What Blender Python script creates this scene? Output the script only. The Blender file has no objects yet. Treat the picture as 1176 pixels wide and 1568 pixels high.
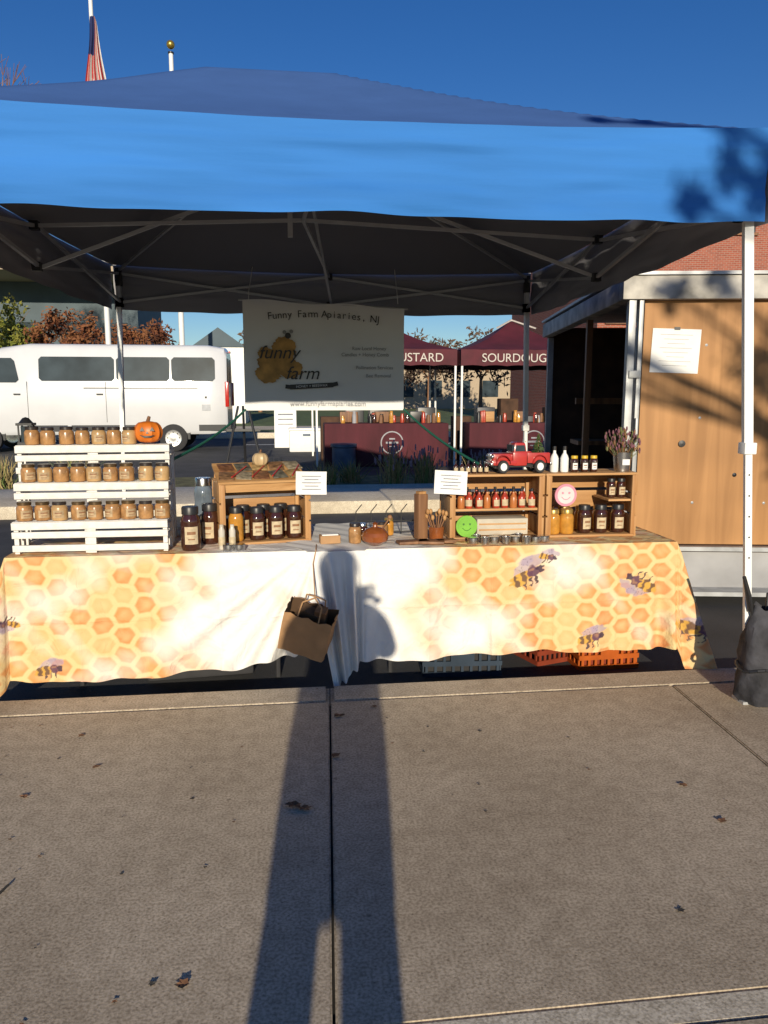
import bpy, bmesh, math, random
import numpy as np
from mathutils import Matrix, Vector, Euler
random.seed(7); rng=np.random.default_rng(7)
scene=bpy.context.scene
rad=math.radians
SUN=Vector((-0.0772,-0.965,0.2504)).normalized()   # direction towards the sun

# ------------------------------------------------------------ materials
def mat(name,col,rough=.6,metal=0.,var=.12,scale=12.,bump=0.,bscale=60.,stretch=(1,1,1),col2=None,back=None,coat=0.,spec=.5,bdist=.01):
    m=bpy.data.materials.new(name); m.use_nodes=True
    nt=m.node_tree; N=nt.nodes; L=nt.links
    b=N['Principled BSDF']
    b.inputs['Roughness'].default_value=rough; b.inputs['Metallic'].default_value=metal
    b.inputs['Coat Weight'].default_value=coat
    b.inputs['Specular IOR Level'].default_value=spec
    tc=N.new('ShaderNodeTexCoord'); mp=N.new('ShaderNodeMapping'); mp.inputs['Scale'].default_value=stretch
    L.new(tc.outputs['Object'],mp.inputs['Vector'])
    nz=N.new('ShaderNodeTexNoise'); nz.inputs['Scale'].default_value=scale; nz.inputs['Detail'].default_value=6
    L.new(mp.outputs[0],nz.inputs['Vector'])
    cr=N.new('ShaderNodeValToRGB'); cr.color_ramp.elements[0].position=.3; cr.color_ramp.elements[1].position=.7
    c=np.array(col)
    c2=np.array(col2) if col2 is not None else c*(1+var)
    c1=c if col2 is not None else c*(1-var)
    cr.color_ramp.elements[0].color=(*c1,1); cr.color_ramp.elements[1].color=(*np.minimum(c2,1),1)
    L.new(nz.outputs['Fac'],cr.inputs['Fac'])
    out=cr.outputs['Color']
    if back is not None:
        g=N.new('ShaderNodeNewGeometry'); mx=N.new('ShaderNodeMixRGB')
        L.new(g.outputs['Backfacing'],mx.inputs[0]); L.new(out,mx.inputs[1]); mx.inputs[2].default_value=(*back,1)
        out=mx.outputs[0]
    L.new(out,b.inputs['Base Color'])
    if bump>0:
        n2=N.new('ShaderNodeTexNoise'); n2.inputs['Scale'].default_value=bscale; n2.inputs['Detail'].default_value=5
        L.new(mp.outputs[0],n2.inputs['Vector'])
        bp=N.new('ShaderNodeBump'); bp.inputs['Strength'].default_value=bump; bp.inputs['Distance'].default_value=bdist
        L.new(n2.outputs['Fac'],bp.inputs['Height']); L.new(bp.outputs[0],b.inputs['Normal'])
    return m

def concrete_mat(name,ca,cb,speck=True):
    m=bpy.data.materials.new(name); m.use_nodes=True
    nt=m.node_tree; N=nt.nodes; L=nt.links; b=N['Principled BSDF']; b.inputs['Roughness'].default_value=.9
    b.inputs['Specular IOR Level'].default_value=.2
    tc=N.new('ShaderNodeTexCoord')
    def noise(s,d=5,dist=0):
        n=N.new('ShaderNodeTexNoise'); n.inputs['Scale'].default_value=s; n.inputs['Detail'].default_value=d
        n.inputs['Distortion'].default_value=dist
        L.new(tc.outputs['Object'],n.inputs['Vector']); return n
    def ramp(src,p0,p1,c0,c1):
        r=N.new('ShaderNodeValToRGB'); r.color_ramp.elements[0].position=p0; r.color_ramp.elements[1].position=p1
        r.color_ramp.elements[0].color=(*c0,1); r.color_ramp.elements[1].color=(*c1,1); L.new(src,r.inputs['Fac']); return r
    def mul(a,bb,f=1.):
        x=N.new('ShaderNodeMixRGB'); x.blend_type='MULTIPLY'; x.inputs[0].default_value=f
        L.new(a,x.inputs[1]); L.new(bb,x.inputs[2]); return x.outputs[0]
    base=ramp(noise(1.1,7,.5).outputs['Fac'],.3,.72,ca,cb).outputs[0]
    fine=ramp(noise(120,3).outputs['Fac'],.34,.60,(.66,.64,.61),(1.1,1.1,1.1)).outputs[0]
    mid=ramp(noise(17,6).outputs['Fac'],.35,.65,(.88,.87,.86),(1.06,1.06,1.06)).outputs[0]
    stain=ramp(noise(.55,3,1.2).outputs['Fac'],.36,.5,(.84,.82,.80),(1,1,1)).outputs[0]
    c=mul(mul(mul(base,fine),mid),stain)
    v=N.new('ShaderNodeTexVoronoi'); v.inputs['Scale'].default_value=6; v.inputs['Randomness'].default_value=1
    L.new(tc.outputs['Object'],v.inputs['Vector'])
    c=mul(c,ramp(v.outputs['Distance'],.03,.055,(.30,.28,.26),(1,1,1)).outputs[0],.55)
    v2=N.new('ShaderNodeTexVoronoi'); v2.inputs['Scale'].default_value=48
    L.new(tc.outputs['Object'],v2.inputs['Vector'])
    c=mul(c,ramp(v2.outputs['Distance'],.08,.17,(.5,.48,.45),(1,1,1)).outputs[0],.75)
    L.new(c,b.inputs['Base Color'])
    bp=N.new('ShaderNodeBump'); bp.inputs['Strength'].default_value=.25; bp.inputs['Distance'].default_value=.003
    L.new(noise(160,4).outputs['Fac'],bp.inputs['Height']); L.new(bp.outputs[0],b.inputs['Normal'])
    return m

def wood_mat(name,ca,cb,axis='Z',fine=18):
    st={'Z':(1,1,.06),'X':(.06,1,1)}[axis]
    m=bpy.data.materials.new(name); m.use_nodes=True
    nt=m.node_tree; N=nt.nodes; L=nt.links; b=N['Principled BSDF']; b.inputs['Roughness'].default_value=.6
    tc=N.new('ShaderNodeTexCoord'); mp=N.new('ShaderNodeMapping'); mp.inputs['Scale'].default_value=st
    L.new(tc.outputs['Object'],mp.inputs[0])
    n=N.new('ShaderNodeTexNoise'); n.inputs['Scale'].default_value=fine; n.inputs['Detail'].default_value=8; n.inputs['Distortion'].default_value=.6
    L.new(mp.outputs[0],n.inputs[0])
    r=N.new('ShaderNodeValToRGB'); r.color_ramp.elements[0].position=.32; r.color_ramp.elements[1].position=.66
    r.color_ramp.elements[0].color=(*ca,1); r.color_ramp.elements[1].color=(*cb,1)
    L.new(n.outputs[0],r.inputs[0])
    n3=N.new('ShaderNodeTexNoise'); n3.inputs['Scale'].default_value=1.7; L.new(tc.outputs['Object'],n3.inputs[0])
    r3=N.new('ShaderNodeValToRGB'); r3.color_ramp.elements[0].color=(.8,.78,.75,1); r3.color_ramp.elements[1].color=(1.1,1.1,1.1,1)
    r3.color_ramp.elements[0].position=.3; r3.color_ramp.elements[1].position=.7
    L.new(n3.outputs[0],r3.inputs[0])
    x=N.new('ShaderNodeMixRGB'); x.blend_type='MULTIPLY'; x.inputs[0].default_value=1; L.new(r.outputs[0],x.inputs[1]); L.new(r3.outputs[0],x.inputs[2])
    L.new(x.outputs[0],b.inputs['Base Color'])
    bp=N.new('ShaderNodeBump'); bp.inputs['Strength'].default_value=.15; bp.inputs['Distance'].default_value=.003
    L.new(n.outputs[0],bp.inputs['Height']); L.new(bp.outputs[0],b.inputs['Normal'])
    return m

def brick_mat(name):
    m=bpy.data.materials.new(name); m.use_nodes=True
    nt=m.node_tree; N=nt.nodes; L=nt.links; b=N['Principled BSDF']; b.inputs['Roughness'].default_value=.85
    tc=N.new('ShaderNodeTexCoord'); sx=N.new('ShaderNodeSeparateXYZ'); ad=N.new('ShaderNodeMath'); cb=N.new('ShaderNodeCombineXYZ')
    L.new(tc.outputs['Object'],sx.inputs[0]); L.new(sx.outputs[0],ad.inputs[0]); L.new(sx.outputs[1],ad.inputs[1])
    L.new(ad.outputs[0],cb.inputs[0]); L.new(sx.outputs[2],cb.inputs[1])
    br=N.new('ShaderNodeTexBrick'); br.inputs['Scale'].default_value=1; br.inputs['Brick Width'].default_value=.22; br.inputs['Row Height'].default_value=.075
    br.inputs['Mortar Size'].default_value=.008
    br.inputs['Color1'].default_value=(.36,.09,.05,1); br.inputs['Color2'].default_value=(.26,.06,.035,1); br.inputs['Mortar'].default_value=(.3,.25,.2,1)
    L.new(cb.outputs[0],br.inputs[0]); L.new(br.outputs[0],b.inputs['Base Color'])
    return m

def attr_mat(name,rough=.8,weave=True):
    m=bpy.data.materials.new(name); m.use_nodes=True
    nt=m.node_tree; N=nt.nodes; L=nt.links; b=N['Principled BSDF']; b.inputs['Roughness'].default_value=rough
    a=N.new('ShaderNodeAttribute'); a.attribute_name='Col'; L.new(a.outputs['Color'],b.inputs['Base Color'])
    b.inputs['Specular IOR Level'].default_value=.25
    if weave:
        tc=N.new('ShaderNodeTexCoord'); n=N.new('ShaderNodeTexNoise'); n.inputs['Scale'].default_value=9; n.inputs['Detail'].default_value=6; n.inputs['Distortion'].default_value=.8
        L.new(tc.outputs['Object'],n.inputs[0]); bp=N.new('ShaderNodeBump'); bp.inputs['Strength'].default_value=.8; bp.inputs['Distance'].default_value=.025
        L.new(n.outputs[0],bp.inputs['Height']); L.new(bp.outputs[0],b.inputs['Normal'])
    return m

# ------------------------------------------------------------ mesh builder
class B:
    def __init__(s): s.v=[];s.f=[];s.m=[];s.mats=[]
    def mi(s,m):
        if m not in s.mats: s.mats.append(m)
        return s.mats.index(m)
    def add(s,vs,fs,m,M=None):
        o=len(s.v); i=s.mi(m)
        if M is not None: vs=[tuple(M@Vector(v)) for v in vs]
        s.v+= [tuple(v) for v in vs]
        for f in fs: s.f.append(tuple(o+k for k in f)); s.m.append(i)
        return s
    def box(s,c,d,m,M=None,bev=0.,rot=None,taper=None):
        x,y,z=[k/2 for k in d]
        if bev>0:
            bm=bmesh.new(); bmesh.ops.create_cube(bm,size=1)
            bmesh.ops.scale(bm,vec=d,verts=bm.verts)
            bmesh.ops.bevel(bm,geom=bm.edges[:],offset=bev,segments=2,affect='EDGES',profile=.6)
            vs=[v.co.copy() for v in bm.verts]; bm.verts.index_update(); fs=[[v.index for v in f.verts] for f in bm.faces]; bm.free()
        else:
            vs=[Vector(p) for p in [(-x,-y,-z),(x,-y,-z),(x,y,-z),(-x,y,-z),(-x,-y,z),(x,-y,z),(x,y,z),(-x,y,z)]]
            fs=[(0,3,2,1),(4,5,6,7),(0,1,5,4),(1,2,6,5),(2,3,7,6),(3,0,4,7)]
        if taper:
            for v in vs:
                t=(v.z+z)/(2*z); v.x*=1+(taper[0]-1)*t; v.y*=1+(taper[1]-1)*t
        T=Matrix.Translation(c)
        if rot: T=T@Euler([rad(a) for a in rot]).to_matrix().to_4x4()
        if M is not None: T=M@T
        return s.add(vs,fs,m,T)
    def lathe(s,prof,c,m,n=20,M=None,a0=0,a1=360,rot=None):
        vs=[];fs=[];full=abs(a1-a0)>=360; k=n if full else n+1
        for r,z in prof:
            for i in range(k):
                a=rad(a0+(a1-a0)*i/n); vs.append((r*math.cos(a),r*math.sin(a),z))
        for j in range(len(prof)-1):
            for i in range(n):
                i2=(i+1)%k if full else i+1
                fs.append((j*k+i,j*k+i2,(j+1)*k+i2,(j+1)*k+i))
        T=Matrix.Translation(c)
        if rot: T=T@Euler([rad(a) for a in rot]).to_matrix().to_4x4()
        if M is not None: T=M@T
        return s.add(vs,fs,m,T)
    def tube(s,p0,p1,r0,r1,m,n=8):
        p0=Vector(p0);p1=Vector(p1);d=p1-p0;L=d.length
        q=d.to_track_quat('Z','Y').to_matrix().to_4x4(); T=Matrix.Translation(p0)@q
        return s.lathe([(.0001,0),(r0,0),(r1,L),(.0001,L)],(0,0,0),m,n,T)
    def path(s,pts,r,m,n=8):
        for a,b in zip(pts[:-1],pts[1:]): s.tube(a,b,r,r,m,n)
        return s
    def bar(s,p0,p1,w,m):
        p0=Vector(p0);p1=Vector(p1);d=p1-p0;L=d.length
        T=Matrix.Translation((p0+p1)/2)@d.to_track_quat('Z','Y').to_matrix().to_4x4()
        return s.box((0,0,0),(w,w,L),m,T)
    def sphere(s,c,r,m,n=16,sc=(1,1,1),M=None,rot=None):
        pr=[(max(.0001,r*math.sin(math.pi*i/(n//2+2))),-r*math.cos(math.pi*i/(n//2+2))) for i in range(n//2+3)]
        T=Matrix.Translation(c)
        if rot: T=T@Euler([rad(a) for a in rot]).to_matrix().to_4x4()
        T=T@Matrix.Diagonal((*sc,1))
        if M is not None:T=M@T
        return s.lathe(pr,(0,0,0),m,n,T)
    def quad(s,a,b,c,d,m,M=None): return s.add([a,b,c,d],[(0,1,2,3)],m,M)
    def mesh(s,name):
        me=bpy.data.meshes.new(name); me.from_pydata(s.v,[],s.f)
        for m in s.mats: me.materials.append(m)
        me.polygons.foreach_set('material_index',s.m)
        me.polygons.foreach_set('use_smooth',[True]*len(s.f)); me.update()
        me.set_sharp_from_angle(angle=rad(38)); return me
    def make(s,name,parent=None,loc=None,rz=0.):
        o=bpy.data.objects.new(name,s.mesh(name)); scene.collection.objects.link(o)
        if loc: o.location=loc
        o.rotation_euler[2]=rz
        if parent: o.parent=parent
        return o
def empty(name,loc=(0,0,0),rz=0.):
    e=bpy.data.objects.new(name,None); scene.collection.objects.link(e); e.location=loc; e.rotation_euler[2]=rz; return e
def inst(me,name,loc,rz=0.,sc=1.,parent=None):
    o=bpy.data.objects.new(name,me); scene.collection.objects.link(o); o.location=loc; o.rotation_euler[2]=rz
    o.scale=(sc,sc,sc) if not isinstance(sc,tuple) else sc
    if parent:o.parent=parent
    return o
def text(body,name,loc,size,m,parent=None,rot=(90,0,0),align='CENTER',shear=0,ext=.0005):
    c=bpy.data.curves.new(name,'FONT'); c.body=body; c.size=size; c.align_x=align; c.align_y='CENTER'; c.extrude=ext; c.shear=shear
    c.materials.append(m); o=bpy.data.objects.new(name,c); scene.collection.objects.link(o)
    o.location=loc; o.rotation_euler=[rad(a) for a in rot]
    if parent:o.parent=parent
    return o

# common materials
M_alu=mat('aluminium_paint',(.50,.51,.52),.4,.3,.08)
M_white=mat('white_paint',(.78,.78,.76),.45,var=.04)
M_whitewood=mat('white_painted_wood',(.72,.70,.66),.7,var=.1,scale=30,bump=.3)
M_black=mat('black_plastic',(.02,.02,.022),.4,var=.2)
M_rubber=mat('rubber',(.025,.025,.027),.8)
M_glass=mat('dark_window_glass',(.04,.055,.065),.3,var=.45,scale=1.2,spec=.03)
M_chrome=mat('tin',(.6,.6,.6),.25,1.)
M_lid=mat('dark_lid',(.03,.022,.02),.35,var=.2)
M_honeyd=mat('dark_honey_glass',(.045,.014,.008),.1,var=.3,scale=25,coat=.8)
M_amber=mat('amber_glass',(.50,.23,.035),.1,var=.25,scale=25,coat=.6)
M_brownjar=mat('small_jar_contents',(.36,.19,.075),.25,var=.4,scale=30,coat=.3)
M_label=mat('paper_label',(.52,.42,.27),.7,var=.2,scale=50)
M_paper=mat('white_paper',(.75,.75,.74),.7,var=.03)
M_ink=mat('ink',(.03,.03,.035),.7)
M_faint=mat('faint_ink',(.33,.33,.35),.7)
M_red=mat('red_sauce',(.38,.045,.02),.25,var=.4,scale=40,coat=.5)
M_redpaint=mat('red_enamel',(.42,.035,.03),.3,var=.15,coat=.5)
M_leafg=mat('foliage_green',(.06,.10,.025),.7,var=.4,scale=3)
M_crate=wood_mat('pine_crate',(.40,.20,.07),(.60,.35,.15),'X',22)
M_crate2=wood_mat('pine_crate_end',(.38,.18,.06),(.56,.32,.13),'Z',22)
M_brownwood=wood_mat('brown_wood',(.16,.07,.03),(.30,.15,.07),'Z',20)

# ------------------------------------------------------------ world, sun, camera
w=bpy.data.worlds.new('World'); scene.world=w; w.use_nodes=True
N=w.node_tree.nodes; sky=N.new('ShaderNodeTexSky'); sky.sky_type='NISHITA'; sky.sun_disc=False
sky.sun_elevation=rad(14.5); sky.sun_rotation=rad(184.6); sky.air_density=1.0; sky.dust_density=.1; sky.ozone_density=4.0
hs=N.new('ShaderNodeHueSaturation'); hs.inputs['Saturation'].default_value=1.22; hs.inputs['Hue'].default_value=.514
w.node_tree.links.new(sky.outputs[0],hs.inputs['Color'])
w.node_tree.links.new(hs.outputs[0],N['Background'].inputs[0]); N['Background'].inputs[1].default_value=.095
sl=bpy.data.lights.new('sun','SUN'); sl.energy=5.0; sl.angle=rad(.5); sl.color=(1,.885,.69)
so=bpy.data.objects.new('sun',sl); scene.collection.objects.link(so); so.rotation_euler=SUN.to_track_quat('Z','Y').to_euler()
cam=bpy.data.cameras.new('camera'); co=bpy.data.objects.new('camera',cam); scene.collection.objects.link(co)
co.location=(0,0,1.358); co.rotation_euler=(rad(90-8.64),0,rad(-7)); cam.sensor_fit='VERTICAL'; cam.sensor_height=36; cam.lens=27.05
cam.clip_end=4000; cam.clip_start=.05; scene.camera=co
scene.view_settings.view_transform='Standard'; scene.view_settings.look='None'; scene.view_settings.exposure=0

# ------------------------------------------------------------ ground
M_grass=mat('grass',(.10,.14,.04),.9,var=.35,scale=1.2,bump=.6,bscale=30)
M_asph=mat('asphalt',(.05,.05,.052),.85,var=.3,scale=2.5,bump=.5,bscale=150)
M_conc=concrete_mat('concrete',(.455,.375,.275),(.58,.485,.365))
M_kerb=concrete_mat('kerb_concrete',(.44,.37,.28),(.58,.50,.39))
M_edge=concrete_mat('pale_concrete',(.62,.55,.43),(.74,.67,.55))
M_dirt=mat('joint_dirt',(.035,.03,.025),.95)
B().quad((-1500,-1500,-.14),(1500,-1500,-.14),(1500,1500,-.14),(-1500,1500,-.14),M_grass).make('ground')
B().quad((-200,3.4,-.12),(200,3.4,-.12),(200,9.6,-.12),(-200,9.6,-.12),M_asph).make('road')
B().quad((-200,13.4,-.12),(200,13.4,-.12),(200,27,-.12),(-200,27,-.12),M_asph).make('road')
b=B(); sh=.048
def slab(b,x0,x1,y0,y1,z0,z1,m,bev=.006,g=.0035,gy=None):
    gy=g if gy is None else gy
    bm=bmesh.new()
    def X(x,y): return x+sh*(y-3.48)
    vs=[bm.verts.new(p) for p in [(X(x0,y0)+g,y0+gy,z0),(X(x1,y0)-g,y0+gy,z0),(X(x1,y1)-g,y1-gy,z0),(X(x0,y1)+g,y1-gy,z0),
        (X(x0,y0)+g,y0+gy,z1),(X(x1,y0)-g,y0+gy,z1),(X(x1,y1)-g,y1-gy,z1),(X(x0,y1)+g,y1-gy,z1)]]
    for f in [(0,3,2,1),(4,5,6,7),(0,1,5,4),(1,2,6,5),(2,3,7,6),(3,0,4,7)]: bm.faces.new([vs[k] for k in f])
    bmesh.ops.bevel(bm,geom=[e for e in bm.edges if e.verts[0].co.z>z1-.001 and e.verts[1].co.z>z1-.001],offset=bev,segments=2,affect='EDGES')
    bm.verts.index_update()
    b.add([v.co.copy() for v in bm.verts],[[v.index for v in f.verts] for f in bm.faces],m); bm.free()
for i in range(-12,13):
    x0=.169+1.62*i
    slab(b,x0,x0+1.62,1.478,3.285,-.13,0,M_conc,gy=.0005,bev=.005)
    slab(b,x0,x0+1.62,-2.4,1.405,-.13,.0,M_conc)
    slab(b,x0,x0+1.62,-5.8,-2.4,-.13,0,M_conc)
for i in range(-8,8):
    x0=.169+3.24*i
    slab(b,x0,x0+3.24,3.285,3.49,-.13,.0,M_kerb,.018,.002)
    slab(b,x0+.12,x0+3.36,1.405,1.478,-.13,-.002,M_edge,.002,.0005)
b.quad((-24,-6,-.02),(24,-6,-.02),(24,3.40,-.02),(-24,3.40,-.02),M_dirt)
b.make('sidewalk')
b=B(); b.box((0,10.5,-.05),(80,1.8,.18),M_edge,bev=.03); b.make('sidewalk')
B().quad((-40,11.4,-.03),(40,11.4,-.03),(40,13.4,-.03),(-40,13.4,-.03),mat('mulch_and_grass',(.14,.13,.05),.95,var=.5,scale=6,bump=.8)).make('planting_bed')
b=B(); b.box((0,27.2,-.03),(160,.3,.2),M_edge,bev=.03); b.make('kerb')
B().quad((-150,34,-.132),(150,34,-.132),(150,38,-.132),(-150,38,-.132),M_edge).make('path')
b=B(); 
for i in range(-12,12): b.box((i*5,23.5,-.1165),(2.6,.12,.001),M_white)
b.make('painted_road_marking')

# fallen leaves, twigs and gum
M_leafb=mat('dry_leaf',(.16,.075,.035),.8,var=.5,scale=40)
M_gum=mat('dark_gum',(.05,.045,.038),.8)
b=B()
def leaf(b,x,y,s,m,z=.004):
    a=random.uniform(0,6.28); pts=[]; n=11
    for i in range(n):
        t=2*math.pi*i/n; r=s*(1+.35*math.cos(5*t))*random.uniform(.8,1.1)
        pts.append((x+r*math.cos(t+a),y+.75*r*math.sin(t+a),z+random.uniform(0,.35*s)))
    pts.append((x,y,z)); b.add(pts,[(i,(i+1)%n,n) for i in range(n)],m)
for x,y,s in [(-.27,1.65,.016),(1.36,2.15,.016),(1.35,2.38,.014),(-.007,2.41,.03),(.03,2.39,.022),(-.73,2.77,.014),(-.92,2.58,.014),(.15,2.75,.02),(.19,3.12,.022),(-.85,3.05,.014),(.35,3.2,.012),(1.9,2.2,.014)]:
    leaf(b,x,y,s,M_leafb)
for x,y,s in [(1.01,1.755,.011),(-.34,1.66,.009),(-.35,2.5,.009),(.75,2.9,.009),(-.27,1.648,.018),(.62,2.3,.006),(-.5,2.1,.006)]: leaf(b,x,y,s,M_gum,.0025)
for k in range(46): leaf(b,random.uniform(-1.2,2.1),random.uniform(1.5,3.45),random.uniform(.003,.007),random.choice([M_leafb,M_gum]))
b.tube((-.82,2.02,.006),(-.80,2.08,.008),.004,.003,M_gum)
b.make('fallen_leaves')

# ------------------------------------------------------------ pop-up canopy
can=empty('pop_up_canopy',(0,0,0))
FL,FR,BR,BL=(-1.60,3.05),(1.925,3.05),(2.11,6.70),(-1.40,6.70)
def cpt(u,v):
    a=(u+1)/2;c=(v+1)/2
    x=(FL[0]*(1-a)+FR[0]*a)*(1-c)+(BL[0]*(1-a)+BR[0]*a)*c
    y=(FL[1]*(1-a)+FR[1]*a)*(1-c)+(BL[1]*(1-a)+BR[1]*a)*c
    return x,y
def esag(s): return .042*math.sin(math.pi*s)**.8
M_roof=mat('blue_canopy_roof_cloth',(.055,.125,.33),.8,var=.06,scale=4,bump=.3,bscale=7,back=(.24,.24,.26),bdist=.008,spec=.15)
M_val=mat('blue_canopy_valance_cloth',(.038,.175,.50),.75,var=.13,scale=2.5,bump=.7,bscale=5,back=(.30,.30,.33),stretch=(.22,1,3.0),bdist=.008,spec=.12)
n=80; vs=[];fs=[]
for j in range(n+1):
    for i in range(n+1):
        u=-1+2*i/n; v=-1+2*j/n
        x,y=cpt(u,v); mm=max(abs(u),abs(v)); k=max(0,(mm-.19)/.81)
        h=.70*(1-k)
        hip=1-abs(abs(u)-abs(v))
        sag=-.055*math.sin(math.pi*min(1,k))*(1-hip**2*.35)
        x+=-.30*(1-k)
        al=(u if abs(v)>=abs(u) else v)/max(mm,.01)
        z=2.405+h+sag-esag((al+1)/2)*k**2+(.004*math.sin(u*9+v*4)+.003*math.sin(v*11+u*7))*(1-k)*4*k
        vs.append((x,y,z))
for j in range(n):
    for i in range(n):
        a=j*(n+1)+i; fs.append((a,a+1,a+n+2,a+n+1))
B().add(vs,fs,M_roof).make('roof_cloth',can)
def valance(name,p0,p1):
    p0=Vector(p0);p1=Vector(p1);d=(p1-p0);dn=d.normalized();out=Vector((dn.y,-dn.x,0))
    vs=[];fs=[];NX=260;NZ=44
    for j in range(NZ+1):
        t=j/NZ
        for i in range(NX+1):
            s=i/NX; p=p0+d*s
            wv=.010*math.sin(s*23+t*2.)+.005*math.sin(s*57-t*3)+.010*math.sin(t*9+s*6)*math.sin(s*9)
            wr=.0026*math.sin(t*21+s*9+2*math.sin(s*7))*math.sin(s*13+.5)+.0014*math.sin(t*37-s*11+3*math.sin(s*5))*math.sin(s*19+2)+.003*math.exp(-((t-.22-.03*math.sin(s*5))/.05)**2)
            z=2.41-esag(s)-(.365-esag(s)*.75)*t+.003*math.sin(s*40)*t+.004*math.sin(s*13+1)*t
            q=p+out*(.012+wv*(.25+t)+wr*min(1,t*6))
            vs.append((q.x,q.y,z))
    for j in range(NZ):
        for i in range(NX):
            a=j*(NX+1)+i; fs.append((a+NX+1,a+NX+2,a+1,a))
    B().add(vs,fs,M_val).make(name,can)
valance('front_valance',(*FL,0),(*FR,0)); valance('right_valance',(*FR,0),(*BR,0))
valance('back_valance',(*BR,0),(*BL,0)); valance('left_valance',(*BL,0),(*FL,0))
b=B()
def leg(top,foot):
    top=Vector(top);foot=Vector(foot);mid=top.lerp(foot,.52)
    b.bar(top,mid,.036,M_white); b.bar(mid+Vector((0,0,.03)),foot,.028,M_white)
    b.box(mid,(.055,.055,.05),M_white,bev=.005); b.box(foot+Vector((0,0,.006)),(.09,.09,.012),M_alu); b.box(top+Vector((0,0,-.06)),(.05,.05,.14),M_black,bev=.005)
    for k in range(5): b.lathe([(.0001,0),(.004,0),(.004,.0012),(.0001,.0012)],mid.lerp(foot,.1+.08*k)+Vector((0,-.0145,0)),M_black,8,rot=(90,0,0))
i_=.055
leg((FR[0]-i_,FR[1]+i_,2.36),(2.02,3.07,.0)); leg((FL[0]+i_,FL[1]+i_,2.36),(-1.66,3.07,0))
leg((BR[0]-i_,BR[1]-i_,2.36),(2.10,6.65,-.12)); leg((BL[0]+i_,BL[1]-i_,2.36),(-1.40,6.65,-.12))
b.make('legs',can)
b=B(); C4=[(FL[0]+.055,FL[1]+.06),(FR[0]-.055,FR[1]+.06),(BR[0]-.055,BR[1]-.06),(BL[0]+.055,BL[1]-.06)]
hub=Vector((cpt(0,0)[0]-.15,cpt(0,0)[1],2.50)); w_=.02
for k in range(4):
    p=Vector((*C4[k],0));q=Vector((*C4[(k+1)%4],0))
    hi=2.33;lo=2.10;zz=lambda a,z:p.lerp(q,a)+Vector((0,0,z))
    for a0,a1 in ((0,.5),(.5,1)):
        b.bar(zz(a0,hi),zz(a1,lo),w_,M_alu); b.bar(zz(a0,lo)+Vector((.012,.022,0)),zz(a1,hi)+Vector((.012,.022,0)),w_,M_alu)
    mid=zz(.5,0); off=Vector((.02,.02,0))
    b.bar(mid+Vector((0,0,hi)),hub+Vector((0,0,-.10)),w_,M_alu); b.bar(mid+Vector((0,0,lo))+off,hub+Vector((0,0,.20))+off,w_,M_alu)
    b.box(zz(.5,hi),(.05,.05,.05),M_black);b.box(zz(.5,lo),(.05,.05,.05),M_black)
    for e in (0,1): b.box(zz(e,lo),(.055,.055,.07),M_black)
    b.bar(zz(0,2.35),hub+Vector((-.08,0,.42)),.018,M_alu)
b.bar(hub+Vector((-.08,0,-.2)),hub+Vector((-.08,0,.50)),.03,M_alu)
b.make('folding_frame',can)
# weight bags on front legs
M_bag=mat('weight_bag_cloth',(.04,.04,.048),.8,var=.7,scale=9,bump=1.,bscale=18)
for (x,y) in ((2.06,3.05),(-1.66,3.05)):
    b=B(); pr=[(.0001,0),(.075,.0),(.098,.03),(.102,.10),(.088,.16),(.098,.22),(.094,.30),(.080,.35),(.06,.40),(.05,.44)]
    vs=[];fs=[];nn=40
    for r,z in pr:
        for i in range(nn):
            a=2*math.pi*i/nn; rr=r*(1+.09*math.sin(3*a+z*9)+.06*math.sin(5*a-z*20)+.04*math.sin(11*a+z*31)); vs.append((rr*math.cos(a),rr*.85*math.sin(a),z+.012*math.sin(4*a)*(z>.3)))
    for j in range(len(pr)-1):
        for i in range(nn): fs.append((j*nn+i,j*nn+(i+1)%nn,(j+1)*nn+(i+1)%nn,(j+1)*nn+i))
    b.add(vs,fs,M_bag)
    b.path([(-.05,0,.37),(-.09,-.02,.50),(-.12,-.02,.58),(-.07,0,.42)],.008,M_black); b.path([(.05,0,.37),(.06,.03,.44),(.03,.03,.49),(.01,0,.39)],.007,M_black)
    b.path([(.102*math.cos(t/20*2*math.pi),.088*math.sin(t/20*2*math.pi),.165+.01*math.sin(t)) for t in range(21)],.007,M_black,6)
    b.make('canopy_weight_bag',None,(x,y,.002))

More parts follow.
